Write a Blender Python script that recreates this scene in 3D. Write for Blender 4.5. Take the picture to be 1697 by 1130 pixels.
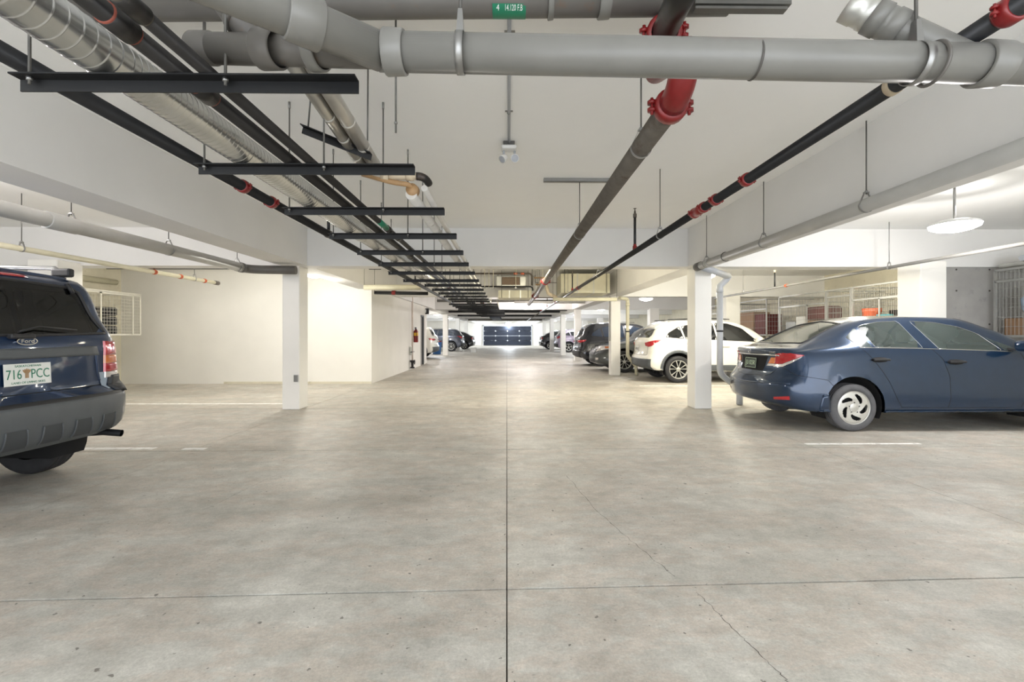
import bpy, bmesh, math, random
from mathutils import Vector, Matrix
from mathutils.bvhtree import BVHTree
for o in list(bpy.data.objects): bpy.data.objects.remove(o)
random.seed(4)
SC = bpy.context.scene
COL = SC.collection
PI = math.pi
# ------------------------------------------------------------------ camera, world, exposure
H = 1.33
F = 754.0
YAW = -0.01127
cd = bpy.data.cameras.new('camera'); cam = bpy.data.objects.new('camera', cd); COL.objects.link(cam)
cd.sensor_width = 36; cd.lens = 36*F/1697; cd.shift_y = -12/1697; cd.clip_start = .05; cd.clip_end = 300
cam.location = (0, 0, H); cam.rotation_euler = (PI/2, 0, YAW)
SC.camera = cam
SC.view_settings.view_transform = 'Standard'; SC.view_settings.look = 'None'
SC.view_settings.gamma = 1; SC.view_settings.use_curve_mapping = False
SC.view_settings.exposure = 1.2
LAMP_W = 85
wd = bpy.data.worlds.new('world'); SC.world = wd; wd.use_nodes = True
wd.node_tree.nodes['Background'].inputs[0].default_value = (.90, .94, 1, 1)
wd.node_tree.nodes['Background'].inputs[1].default_value = 1.95

def P(px, py, Y):                       # a point of the garage: seen at a pixel of the photo, at world depth Y
    c, s = math.cos(YAW), math.sin(YAW)
    a = (px-848.5)/F; b = (553-py)/F
    dx, dy = a*c - s, a*s + c
    t = Y/dy
    return Vector((dx*t, Y, H + b*t))

# ------------------------------------------------------------------ materials
def lin(c):
    c = c/255
    return c/12.92 if c <= .04045 else ((c+.055)/1.055)**2.4
def rgb(r, g, b): return (lin(r), lin(g), lin(b), 1)
def mat(name, col, rough=.5, metal=0, var=.06, scale=6, bump=0, bscale=40, coat=0, emit=None, estr=0, trans=0, alpha=1, stain=None, spec=.5):
    m = bpy.data.materials.new(name); m.use_nodes = True
    nt = m.node_tree; N = nt.nodes; L = nt.links
    b = N['Principled BSDF']
    b.inputs['Roughness'].default_value = rough; b.inputs['Metallic'].default_value = metal
    b.inputs['Specular IOR Level'].default_value = spec
    b.inputs['Coat Weight'].default_value = coat; b.inputs['Coat Roughness'].default_value = .05
    b.inputs['Transmission Weight'].default_value = trans; b.inputs['Alpha'].default_value = alpha
    if emit: b.inputs['Emission Color'].default_value = emit; b.inputs['Emission Strength'].default_value = estr
    tc = N.new('ShaderNodeTexCoord')
    n = N.new('ShaderNodeTexNoise'); n.inputs['Scale'].default_value = scale; n.inputs['Detail'].default_value = 6
    L.new(tc.outputs['Object'], n.inputs['Vector'])
    r = N.new('ShaderNodeValToRGB'); L.new(n.outputs['Fac'], r.inputs[0])
    r.color_ramp.elements[0].position = .3; r.color_ramp.elements[1].position = .7
    d = [max(0, v*(1-var)) for v in col[:3]]; e = [min(1, v*(1+var)) for v in col[:3]]
    r.color_ramp.elements[0].color = (*d, 1); r.color_ramp.elements[1].color = (*e, 1)
    out = r.outputs[0]
    if stain:
        n2 = N.new('ShaderNodeTexNoise'); n2.inputs['Scale'].default_value = stain[1]; n2.inputs['Detail'].default_value = 9; n2.inputs['Roughness'].default_value = .7
        L.new(tc.outputs['Object'], n2.inputs['Vector'])
        r2 = N.new('ShaderNodeValToRGB'); r2.color_ramp.elements[0].position = stain[2]; r2.color_ramp.elements[1].position = stain[2]+.12
        L.new(n2.outputs['Fac'], r2.inputs[0])
        mx = N.new('ShaderNodeMix'); mx.data_type = 'RGBA'; L.new(r2.outputs[0], mx.inputs[0]); L.new(out, mx.inputs[6]); mx.inputs[7].default_value = stain[0]
        out = mx.outputs[2]
    L.new(out, b.inputs['Base Color'])
    if bump:
        n3 = N.new('ShaderNodeTexNoise'); n3.inputs['Scale'].default_value = bscale; n3.inputs['Detail'].default_value = 5
        L.new(tc.outputs['Object'], n3.inputs['Vector'])
        bp = N.new('ShaderNodeBump'); bp.inputs['Strength'].default_value = bump; bp.inputs['Distance'].default_value = .01
        L.new(n3.outputs['Fac'], bp.inputs['Height']); L.new(bp.outputs[0], b.inputs['Normal'])
    return m

def floor_mat():
    m = bpy.data.materials.new('floor_concrete'); m.use_nodes = True
    nt = m.node_tree; N = nt.nodes; L = nt.links; b = N['Principled BSDF']
    g = N.new('ShaderNodeNewGeometry')
    def noise(sc, det, rg, stretch=(1, 1, 1), rot=0):
        mp = N.new('ShaderNodeMapping'); mp.inputs['Scale'].default_value = stretch; mp.inputs['Rotation'].default_value = (0, 0, rot)
        L.new(g.outputs['Position'], mp.inputs[0])
        n = N.new('ShaderNodeTexNoise'); n.inputs['Scale'].default_value = sc; n.inputs['Detail'].default_value = det; n.inputs['Roughness'].default_value = rg
        L.new(mp.outputs[0], n.inputs['Vector']); return n.outputs['Fac']
    def ramp(f, *st):
        r = N.new('ShaderNodeValToRGB'); L.new(f, r.inputs[0])
        e = r.color_ramp.elements
        e[0].position, e[0].color = st[0]; e[1].position, e[1].color = st[1]
        for s in st[2:]:
            x = e.new(s[0]); x.color = s[1]
        return r.outputs[0]
    def mix(a, c, f, mode='MULTIPLY'):
        x = N.new('ShaderNodeMix'); x.data_type = 'RGBA'; x.blend_type = mode
        L.new(a, x.inputs[6])
        L.new(c, x.inputs[7]) if not isinstance(c, tuple) else setattr(x.inputs[7], 'default_value', c)
        L.new(f, x.inputs[0]) if not isinstance(f, float) else setattr(x.inputs[0], 'default_value', f)
        return x.outputs[2]
    base = ramp(noise(.55, 8, .62), (.28, rgb(190, 187, 178)), (.72, rgb(240, 237, 228)), (.5, rgb(218, 215, 206)))
    mott = ramp(noise(3.5, 12, .72), (.30, (.66, .66, .65, 1)), (.62, (1, 1, 1, 1)))
    c = mix(base, mott, .8)
    fine = ramp(noise(70, 8, .85), (.38, (.66, .66, .65, 1)), (.62, (1, 1, 1, 1)))
    c = mix(c, fine, .8)
    scr = ramp(noise(1.6, 10, .75, (.6, 1.8, 1), .9), (.42, (1, 1, 1, 1)), (.5, (.86, .86, .85, 1)), (.58, (1, 1, 1, 1)))
    c = mix(c, scr, .8)
    scr2 = ramp(noise(1.1, 9, .75, (.7, 1.6, 1), -.8), (.44, (1, 1, 1, 1)), (.5, (1.0, .9, .85, 1)), (.56, (1, 1, 1, 1)))
    c = mix(c, scr2, .7)
    spk = ramp(noise(25, 2, .5), (.70, (0, 0, 0, 1)), (.74, (1, 1, 1, 1)))
    c = mix(c, rgb(120, 116, 108), spk, 'MIX')
    # long oily tyre smears
    oil = ramp(noise(.7, 7, .65, (1, .35, 1), 1.2), (.58, (0, 0, 0, 1)), (.72, (.55, .55, .55, 1)))
    c = mix(c, rgb(140, 137, 130), oil, 'MIX')
    # a long darker streak left of the middle joint
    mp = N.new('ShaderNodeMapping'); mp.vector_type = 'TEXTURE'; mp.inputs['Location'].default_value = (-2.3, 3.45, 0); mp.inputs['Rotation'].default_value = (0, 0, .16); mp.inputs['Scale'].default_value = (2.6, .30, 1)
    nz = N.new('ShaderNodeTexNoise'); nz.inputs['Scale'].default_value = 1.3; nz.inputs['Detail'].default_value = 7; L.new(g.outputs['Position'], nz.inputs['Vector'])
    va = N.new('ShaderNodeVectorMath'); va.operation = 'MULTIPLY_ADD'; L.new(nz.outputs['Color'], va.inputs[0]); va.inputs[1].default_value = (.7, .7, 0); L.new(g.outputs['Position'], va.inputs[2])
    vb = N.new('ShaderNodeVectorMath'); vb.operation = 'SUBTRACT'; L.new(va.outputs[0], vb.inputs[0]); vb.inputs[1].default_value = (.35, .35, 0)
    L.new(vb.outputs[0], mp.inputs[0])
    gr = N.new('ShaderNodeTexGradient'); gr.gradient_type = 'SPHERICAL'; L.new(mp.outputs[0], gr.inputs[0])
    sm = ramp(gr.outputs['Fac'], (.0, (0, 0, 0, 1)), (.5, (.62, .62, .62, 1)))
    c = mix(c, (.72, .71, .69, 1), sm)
    med = ramp(noise(11, 12, .8), (.36, (.76, .76, .755, 1)), (.56, (1, 1, 1, 1)))
    c = mix(c, med, .6)
    L.new(c, b.inputs['Base Color'])
    rr = N.new('ShaderNodeMapRange'); L.new(noise(2.2, 8, .7), rr.inputs[0]); rr.inputs[3].default_value = .36; rr.inputs[4].default_value = .72
    L.new(rr.outputs[0], b.inputs['Roughness'])
    bp = N.new('ShaderNodeBump'); bp.inputs['Strength'].default_value = .25; bp.inputs['Distance'].default_value = .004
    L.new(noise(35, 8, .7), bp.inputs['Height']); L.new(bp.outputs[0], b.inputs['Normal'])
    return m

def car_paint(name, col, metal=.5, rough=.35, var=.05):
    return mat(name, col, rough, metal, var, 9, coat=1.0)

M = {}
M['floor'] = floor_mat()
M['joint'] = mat('joint_dark', rgb(70, 66, 60), .9)
M['ceiling'] = mat('ceiling_paint', rgb(250, 250, 248), .85, var=.025, scale=1.2, bump=.05, bscale=60)
M['white'] = mat('white_wall_paint', rgb(238, 236, 230), .8, var=.025, scale=1.5, bump=.08, bscale=50)
M['beam'] = mat('beam_paint', rgb(228, 227, 224), .85, var=.03, scale=1.3, bump=.06, bscale=40)
M['conc'] = mat('bare_concrete', rgb(160, 158, 154), .85, var=.12, scale=2.2, bump=.25, bscale=30, stain=(rgb(146, 145, 142), 6, .58))
M['concw'] = mat('bare_concrete_warm', rgb(218, 212, 192), .85, var=.07, scale=2.2, bump=.25, bscale=30, stain=(rgb(196, 188, 164), 5, .58))
M['hole'] = mat('form_tie_hole', rgb(70, 66, 62), .9)
M['pvc'] = mat('grey_pvc', rgb(118, 117, 112), .38, var=.06, scale=5, stain=(rgb(120, 108, 92), 9, .66))
M['pvcd'] = mat('dark_grey_pvc', rgb(98, 95, 90), .45, var=.08, scale=6, stain=(rgb(110, 92, 75), 8, .6))
M['pvcm'] = mat('mid_grey_pvc', rgb(172, 171, 166), .38, var=.06, scale=5)
M['pvcl'] = mat('light_grey_pvc', rgb(178, 182, 188), .4, var=.04)
M['pvclabel'] = mat('pvc_print', rgb(215, 213, 205), .6)
M['black'] = mat('black_iron_pipe', rgb(26, 27, 30), .4, .2, var=.25, scale=12)
M['brown'] = mat('brown_steel_pipe', rgb(98, 92, 84), .45, .4, var=.18, scale=9, stain=(rgb(80, 70, 60), 6, .55))
M['abs'] = mat('black_plastic_pipe', rgb(30, 28, 27), .4, 0, var=.2, scale=9, stain=(rgb(95, 82, 72), 7, .6))
M['primer'] = mat('red_primer', rgb(150, 78, 62), .6)
M['red'] = mat('red_enamel', rgb(128, 20, 22), .4, .1, var=.12, scale=14, coat=.3)
M['angle'] = mat('black_painted_steel', rgb(7, 8, 10), .55, 0, var=.3, scale=14)
M['zinc'] = mat('zinc_steel', rgb(150, 150, 148), .4, .85, var=.1)
M['zincd'] = mat('dull_rod_steel', rgb(105, 104, 100), .5, .5, var=.1)
M['galv'] = mat('galvanised_spiral_duct', rgb(205, 206, 204), .26, .9, var=.12, scale=5)
M['galvm'] = mat('galvanised_sheet', rgb(190, 190, 184), .42, .7, var=.1, scale=4)
M['foil'] = mat('foil_insulation', rgb(196, 194, 188), .34, .75, var=.1, scale=7, bump=.2, bscale=18)
M['wrap'] = mat('white_pipe_wrap', rgb(206, 203, 196), .55, .15, var=.06, scale=6, bump=.15, bscale=20)
M['cream'] = mat('cream_pvc', rgb(205, 190, 165), .5, var=.1, scale=9)
M['amber'] = mat('amber_glue', rgb(172, 138, 98), .5, var=.15)
M['creampipe'] = mat('cream_pipe_and_lit_duct', rgb(205, 200, 175), .5, var=.06)  # on the box ducts this cream is painted-in yellow light
M['orange'] = mat('orange_coupling', rgb(190, 95, 60), .5)
M['lampglow'] = mat('lamp_diffuser', (1, 1, 1, 1), .5, emit=(1, .98, .95, 1), estr=5)
M['lampcase'] = mat('lamp_housing', rgb(225, 225, 222), .5)
M['door'] = mat('garage_door_panel', rgb(48, 54, 66), .25, .6, var=.1, scale=2)
M['doorw'] = mat('door_hardware', rgb(205, 208, 212), .4, .5)
M['mesh'] = mat('galvanised_wire', rgb(176, 176, 172), .5, .4)
M['meshw'] = mat('white_wire_frame', rgb(224, 221, 210), .5)
M['rubber'] = mat('tyre_rubber', rgb(48, 48, 50), .75, var=.15, scale=14)
M['rubberl'] = mat('dusty_tyre_rubber', rgb(92, 92, 94), .8, var=.12, scale=14)
M['alloy'] = mat('silver_wheel', rgb(205, 204, 198), .35, .6, var=.04)
M['well'] = mat('wheel_well_black', rgb(20, 20, 21), .9)
M['trim'] = mat('black_plastic_trim', rgb(38, 38, 40), .55)
M['greytrim'] = mat('grey_plastic_cladding', rgb(82, 86, 89), .55, var=.08, scale=7)
M['fin'] = mat('darker_grey_plastic', rgb(62, 65, 68), .6)
M['chrome'] = mat('chrome', rgb(210, 212, 214), .15, 1, var=.02)
M['glassq'] = mat('opaque_teal_glass', rgb(58, 72, 74), .12, 0, coat=.3)  # opaque pane, teal-grey in place of reflection and see-through
M['glassd'] = mat('dark_car_glass', rgb(18, 22, 25), .06, 0, coat=.5)
M['glassb'] = mat('blue_car_glass', rgb(30, 42, 58), .06, 0, coat=.5)
M['taill'] = mat('red_tail_lens', rgb(175, 22, 34), .12, .1, coat=1, var=.12, scale=30)
M['tailc'] = mat('clear_lamp_lens', rgb(205, 200, 195), .12, .3, coat=1)
M['orangel'] = mat('amber_lamp_lens', rgb(205, 110, 40), .15, coat=1)
M['seat'] = mat('grey_seat_cloth', rgb(112, 114, 116), .9)
M['seatb'] = mat('beige_seat_cloth', rgb(150, 145, 132), .9)
M['plate'] = mat('white_plate', rgb(228, 230, 226), .45)
M['plateg'] = mat('green_plate_ink', rgb(30, 120, 92), .5)
M['platek'] = mat('dark_plate', rgb(45, 58, 48), .5)
M['platel'] = mat('pale_green_ink', rgb(190, 210, 180), .5)
M['yellow'] = mat('yellow_sticker', rgb(225, 180, 50), .5)
M['rustp'] = mat('bare_filler_patch', rgb(150, 165, 180), .6)
M['sign'] = mat('green_pipe_label', rgb(30, 120, 88), .45)
M['signw'] = mat('white_ink', rgb(235, 238, 235), .5)
M['stripe'] = mat('worn_white_line', rgb(246, 245, 242), .7, var=.08, scale=10, stain=(rgb(205, 202, 197), 9, .5))
M['tan'] = mat('cardboard', rgb(150, 120, 92), .85)
M['blue'] = mat('blue_plastic', rgb(60, 110, 170), .5)
M['blueb'] = mat('pale_blue_bag', rgb(170, 195, 222), .6, bump=.5, bscale=12)
M['teal'] = mat('teal_plastic', rgb(80, 165, 180), .5)
M['orng'] = mat('orange_plastic', rgb(225, 100, 55), .5)
M['maroon'] = mat('maroon_cloth', rgb(100, 45, 45), .8)
M['greenb'] = mat('green_plastic', rgb(70, 130, 95), .5)
def glass_mat():
    m = bpy.data.materials.new('clear_car_glass'); m.use_nodes = True
    nt = m.node_tree; N = nt.nodes; L = nt.links
    out = N['Material Output']; N.remove(N['Principled BSDF'])
    t = N.new('ShaderNodeBsdfTransparent'); t.inputs[0].default_value = (.88, .97, .95, 1)
    g = N.new('ShaderNodeBsdfGlossy'); g.inputs['Roughness'].default_value = .02
    fr = N.new('ShaderNodeFresnel'); fr.inputs[0].default_value = 1.6
    df = N.new('ShaderNodeBsdfDiffuse'); df.inputs[0].default_value = (.42, .55, .52, 1)  # teal diffuse stands in for the reflections on the panes
    m0 = N.new('ShaderNodeMixShader'); m0.inputs[0].default_value = .09; L.new(t.outputs[0], m0.inputs[1]); L.new(df.outputs[0], m0.inputs[2])
    mx = N.new('ShaderNodeMixShader'); L.new(fr.outputs[0], mx.inputs[0]); L.new(m0.outputs[0], mx.inputs[1]); L.new(g.outputs[0], mx.inputs[2])
    L.new(mx.outputs[0], out.inputs[0]); return m
M['glass'] = glass_mat()
def glass_dark():
    m = M['glass'].copy(); m.name = 'privacy_car_glass'
    for n in m.node_tree.nodes:
        if n.type == 'BSDF_TRANSPARENT': n.inputs[0].default_value = (.16, .18, .18, 1)
        if n.type == 'BSDF_DIFFUSE': n.inputs[0].default_value = (.02, .025, .03, 1)
    return m
M['glasst'] = glass_dark()

# ------------------------------------------------------------------ mesh helpers
def tag(o, label=None, cat=None, group=None, kind=None):
    if label: o['label'] = label
    if cat: o['category'] = cat
    if group: o['group'] = group
    if kind: o['kind'] = kind
    return o
def empty(name, loc, label, cat, group=None, rz=0):
    o = bpy.data.objects.new(name, None); COL.objects.link(o); o.location = loc; o.rotation_euler = (0, 0, rz)
    o.empty_display_size = .1
    return tag(o, label, cat, group)
def link(name, me, parent=None, loc=None):
    o = bpy.data.objects.new(name, me); COL.objects.link(o)
    if parent: o.parent = parent
    if loc is not None: o.location = loc
    return o
def frame(d):
    d = d.normalized(); u = Vector((0, 0, 1)) if abs(d.z) < .9 else Vector((1, 0, 0))
    a = d.cross(u).normalized(); b = a.cross(d).normalized(); return a, b
class MB:
    def __init__(s): s.v = []; s.f = []; s.sm = []
    def add(s, vs, fs, smooth=False):
        k = len(s.v); s.v += [tuple(v) for v in vs]
        s.f += [tuple(i+k for i in f) for f in fs]; s.sm += [smooth]*len(fs); return s
    def box(s, x0, x1, y0, y1, z0, z1, b=0):
        if b <= 0:
            vs = [(x, y, z) for z in (z0, z1) for y in (y0, y1) for x in (x0, x1)]
            return s.add(vs, [(0, 2, 3, 1), (4, 5, 7, 6), (0, 1, 5, 4), (2, 6, 7, 3), (0, 4, 6, 2), (1, 3, 7, 5)])
        bm = bmesh.new(); bmesh.ops.create_cube(bm, size=1)
        for v in bm.verts: v.co = Vector((x0+(v.co.x+.5)*(x1-x0), y0+(v.co.y+.5)*(y1-y0), z0+(v.co.z+.5)*(z1-z0)))
        bmesh.ops.bevel(bm, geom=list(bm.edges), offset=b, segments=4 if b >= .04 else 2, affect='EDGES', profile=.5)
        bm.verts.index_update(); s.add([v.co.copy() for v in bm.verts], [[v.index for v in f.verts] for f in bm.faces], b >= .04); bm.free(); return s
    def tube(s, pts, r, n=14, cap=True, rs=None):
        pts = [Vector(p) for p in pts]; vs = []; prev = None
        for i, p in enumerate(pts):
            if i == 0: d = pts[1]-p
            elif i == len(pts)-1: d = p-pts[i-1]
            else: d = (pts[i+1]-p).normalized()+(p-pts[i-1]).normalized()
            d.normalize()
            if prev is None: a, b = frame(d)
            else:
                a = (prev-d*prev.dot(d)).normalized(); b = a.cross(d)
            prev = a
            rr = rs[i] if rs else r
            if 0 < i < len(pts)-1:
                cs = max(.5, d.dot((p-pts[i-1]).normalized())); 
            else: cs = 1
            for k in range(n):
                t = 2*PI*k/n; vs.append(p+(a*math.cos(t)+b*math.sin(t))*rr)
        fs = [(i*n+k, i*n+(k+1) % n, (i+1)*n+(k+1) % n, (i+1)*n+k) for i in range(len(pts)-1) for k in range(n)]
        s.add(vs, fs, True)
        if cap:
            k = len(s.v)-len(vs)
            s.f += [tuple(k+j for j in reversed(range(n))), tuple(k+(len(pts)-1)*n+j for j in range(n))]; s.sm += [False, False]
        return s
    def lathe(s, p0, d, prof, n=24, close=False):       # prof = [(t along d, radius)]
        p0 = Vector(p0); d = Vector(d).normalized(); a, b = frame(d)
        vs = [p0+d*t+(a*math.cos(2*PI*k/n)+b*math.sin(2*PI*k/n))*r for t, r in prof for k in range(n)]
        fs = [(i*n+k, i*n+(k+1) % n, (i+1)*n+(k+1) % n, (i+1)*n+k) for i in range(len(prof)-1) for k in range(n)]
        if close: m = len(prof)-1; fs += [(m*n+k, m*n+(k+1) % n, (k+1) % n, k) for k in range(n)]
        return s.add(vs, fs, True)
    def ring(s, c, d, R, r, n=24, m=6, a0=0, a1=2*PI):
        c = Vector(c); a, b = frame(Vector(d))
        full = abs(a1-a0-2*PI) < 1e-6
        pts = [c+(a*math.cos(a0+(a1-a0)*i/n)+b*math.sin(a0+(a1-a0)*i/n))*R for i in range(n+1)]
        return s.tube(pts, r, m, cap=not full)
    def strap(s, c, d, R, w, t, n=24):                   # flat band round a pipe
        c = Vector(c); d = Vector(d).normalized()
        return s.lathe(c-d*w/2, d, [(0, R), (0, R+t), (w, R+t), (w, R)], n, True)
    def build(s, name, m, parent=None, label=None, local=False, origin=None):
        vs = s.v
        if parent is not None and not local: o3 = parent.matrix_basis.translation if parent.matrix_basis else Vector()
        else: o3 = None
        loc = None
        if parent is not None and not local:
            c = Vector(parent.location); par = parent.parent
            while par: c = c+Vector(par.location); par = par.parent
        elif parent is None:
            if origin is None and vs:
                xs = [v[0] for v in vs]; ys = [v[1] for v in vs]; zs = [v[2] for v in vs]
                c = Vector(((min(xs)+max(xs))/2, (min(ys)+max(ys))/2, min(zs)))
            else: c = Vector(origin or (0, 0, 0))
            loc = c
        else: c = Vector((0, 0, 0))
        me = bpy.data.meshes.new(name); me.from_pydata([(v[0]-c.x, v[1]-c.y, v[2]-c.z) for v in vs], [], s.f)
        me.polygons.foreach_set('use_smooth', s.sm); me.materials.append(m if not isinstance(m, str) else M[m]); me.update()
        bm = bmesh.new(); bm.from_mesh(me); bmesh.ops.recalc_face_normals(bm, faces=bm.faces); bm.to_mesh(me); bm.free()
        o = link(name, me, parent, loc)
        if label: o['label'] = label
        return o
def struct(name, mb, m, parent=None, label=None):
    o = mb.build(name, m, parent)
    if parent is None: o['kind'] = 'structure'
    if label: o['label'] = label
    return o
def arc(p0, pc, p1, n=7):          # quadratic bend through a corner
    p0, pc, p1 = Vector(p0), Vector(pc), Vector(p1)
    return [p0*(1-t)**2+pc*2*t*(1-t)+p1*t*t for t in [i/n for i in range(n+1)]]
def bend(pts, r):                  # polyline with rounded corners
    pts = [Vector(p) for p in pts]; out = [pts[0]]
    for i in range(1, len(pts)-1):
        a = (pts[i-1]-pts[i]).normalized(); b = (pts[i+1]-pts[i]).normalized()
        out += arc(pts[i]+a*r, pts[i], pts[i]+b*r)
    return out+[pts[-1]]
def text(s, size, m, parent, mw, name='lettering', depth=.001, align='CENTER', sx=1):
    c = bpy.data.curves.new('t', 'FONT'); c.body = s; c.size = size; c.extrude = depth; c.align_x = align; c.align_y = 'CENTER'; c.resolution_u = 3
    t = bpy.data.objects.new('t', c); COL.objects.link(t)
    bpy.context.view_layer.update()
    me = bpy.data.meshes.new_from_object(t.evaluated_get(bpy.context.evaluated_depsgraph_get()))
    bpy.data.objects.remove(t); me.name = name
    me.transform(mw @ Matrix.Diagonal((sx, 1, 1, 1))); me.materials.clear(); me.materials.append(M[m])
    return link(name, me, parent)

# ------------------------------------------------------------------ the building
ZC, ZB = 3.19, 2.52
XW = 10.2
YE, YS = 51.5, -3.2
fb = MB().box(-XW-.2, XW+.2, YS-.2, YE+.2, -.25, -.02)
floor = struct('floor', fb, M['joint'])
def slab(x0, x1, y0, y1, k0=0, k1=0):      # k = skew of the cross joints (their slope in plan)
    g = .003; gy = .008
    vs = []
    for z in (-.02, 0):
        e = 0 if z == 0 else 0
        vs += [(x0+g, y0+gy+k0*x0, z), (x1-g, y0+gy+k0*x1, z), (x1-g, y1-gy+k1*x1, z), (x0+g, y1-gy+k1*x0, z)]
    m = MB().add(vs, [(3, 2, 1, 0), (4, 5, 6, 7), (0, 1, 5, 4), (1, 2, 6, 5), (2, 3, 7, 6), (3, 0, 4, 7)])
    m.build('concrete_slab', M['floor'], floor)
ys = [YS-.2, -.4, 2.37, 5.24, 8.15, 11.1, 14.4, 17.7, 21, 24.3, 27.6, 31, 34.5, 38, 41.5, 45, 48.5, YE+.2]
xs = [-XW-.2, -6.9, -3.6, -.0, 3.6, 6.9, XW+.2]
sk = [0]*len(ys); sk[2] = .030; sk[3] = .012
for j in range(len(ys)-1):
    for i in range(len(xs)-1): slab(xs[i], xs[i+1], ys[j], ys[j+1], sk[j], sk[j+1])
struct('ceiling', MB().box(-XW-.2, XW+.2, YS-.2, YE+.2, ZC, ZC+.25), M['ceiling'])
struct('wall_right', MB().box(XW, XW+.25, YS, YE, 0, ZC), M['concw'])
struct('wall_left', MB().box(-XW-.25, -XW, YS, YE, 0, ZC), M['concw'])
struct('wall_back', MB().box(-XW, XW, YE, YE+.25, 0, ZC), M['white'])
# service room block behind the left bay
struct('wall_service_room', MB().box(-XW, -3.60, 12.15, 12.35, 0, ZC).box(-3.80, -3.60, 12.35, 19.0, 0, ZC), M['white'])
struct('wall_service_room_end', MB().box(-XW, -3.6, 19.9, 20.1, 0, ZC), M['white'])
# recessed door of the service room
d = empty('door_1', (-3.72, 19.45, 0), None, None); d['kind'] = 'structure'
MB().box(-3.74, -3.70, 19.0, 19.9, 0, 2.05).build('door_leaf', M['conc'], d)
MB().box(-3.78, -3.62, 19.0, 19.06, 0, 2.1).box(-3.78, -3.62, 19.84, 19.9, 0, 2.1).box(-3.78, -3.62, 19.0, 19.9, 2.05, 2.12).build('door_frame', M['greytrim'], d)
MB().box(-3.82, -3.62, 19.0, 19.9, 2.12, ZC).build('door_header', M['white'], d)
# wing walls of bare concrete beside the outer columns
for sx, x0 in ((1, 7.42), (-1, 7.92)):
    o = struct('wall_wing_right' if sx > 0 else 'wall_wing_left', MB().box(min(sx*x0, sx*XW), max(sx*x0, sx*XW), 8.06, 8.3, 0, ZC), M['conc'])
    for hx in (7.95, 8.55, 9.2):
        for hz in ((2.48, 2.1, 1.5) if sx > 0 else (2.85, 2.9)):
            MB().lathe((sx*(hx+.1), 8.058, hz), (0, -1, 0), [(0, 0.001), (.003, .015), (-.01, .016)], 10).build('form_tie_hole', M['hole'], o)
# beams
YB = [8.02, 14.5, 22.2, 28.0, 35.0, 42.0]
n = 1
for y in YB:
    struct(f'trim_{n}', MB().box(-XW, XW, y, y+.36, ZB, ZC), M['beam'], label=None); n += 1
for x0, x1 in ((-3.95, -3.50), (3.20, 3.65)):
    for a, b in zip([YS]+[y+.36 for y in YB], YB+[YE]):
        struct(f'trim_{n}', MB().box(x0, x1, a, b, ZB, ZC), M['beam']); n += 1
# hairline cracks in the slab
def crack(pts, w=.004):
    rr = random.Random(len(pts)+int(pts[0][0]*100)); q = []
    for (a, b) in zip(pts, pts[1:]):
        for k in range(14): q.append((a[0]+(b[0]-a[0])*k/14+rr.uniform(-.008, .008), a[1]+(b[1]-a[1])*k/14+rr.uniform(-.008, .008)))
    vs = []
    for (x, y) in q: ww = w*rr.uniform(.3, 1); vs += [(x-ww/2, y, .0006), (x+ww/2, y, .0006)]
    MB().add(vs, [(2*i, 2*i+1, 2*i+3, 2*i+2) for i in range(len(q)-1)]).build('crack', M['joint'], floor)
crack([(.56, 4.25), (.68, 3.4), (.80, 2.9), (.93, 2.45)])
crack([(.98, 2.33), (1.02, 2.05), (1.06, 1.8), (1.1, 1.6)])
crack([(-1.9, 5.2), (-2.2, 4.2), (-2.3, 3.4)], .003)
# columns
def column(x0, x1, y0, y1, boxes=()):
    m = MB().box(x0, x1, y0, y1, 0, ZB+.01, .012)
    o = struct('column', m, M['white'])
    for (x, z) in boxes: MB().box(x-.035, x+.035, y0-.035, y0, z-.06, z+.06, .006).build('outlet_box', M['zinc'], o)
    return o
for i, y in enumerate(YB):
    if abs(y-8.02) < .1: bl = [(-3.69, .55)]; br = []
    else: bl = br = []
    if y != 14.5: column(-3.94, -3.64, 20.3 if y == 22.2 else y, 20.65 if y == 22.2 else y+.35, bl)
    column(3.33, 3.63, y, y+.35, br)
    for sx in (-1, 1):
        if sx < 0 and 12 < y < 20: continue
        c = (-7.92, -7.43) if sx < 0 else (6.98, 7.43)
        struct('column', MB().box(c[0], c[1], 7.6 if i == 0 else y-.1, 8.06 if i == 0 else y+.35, 0, ZB+.04, .015), M['white'])
# back wall details: garage door at the end of the aisle
gd = empty('door_2', (0.08, YE-.1, 0), None, None); gd['kind'] = 'structure'
gx0, gx1 = -2.62, 2.75
for r in range(4):
    for c in range(4):
        a = gx0+(gx1-gx0)*c/4; b = gx0+(gx1-gx0)*(c+1)/4
        MB().box(a+.004, b-.004, YE-.12, YE-.06, .03+r*.54, .03+(r+1)*.54-.02, .01).build('door_panel', M['door'], gd)
for r in range(1, 4):
    for c in range(5):
        a = gx0+(gx1-gx0)*c/4
        MB().box(a-.07, a+.07, YE-.15, YE-.12, .03+r*.54-.08, .03+r*.54+.06, .01).build('hinge', M['doorw'], gd)
MB().box(gx0, gx1, YE-.135, YE-.12, 1.085, 1.115).build('weather_rail', M['doorw'], gd)
MB().box(gx0-.1, gx0, YE-.15, YE, 0, 2.35).box(gx1, gx1+.1, YE-.15, YE, 0, 2.35).box(gx0-.1, gx1+.1, YE-.15, YE, 2.2, 2.32).build('door_track', M['doorw'], gd)

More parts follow.
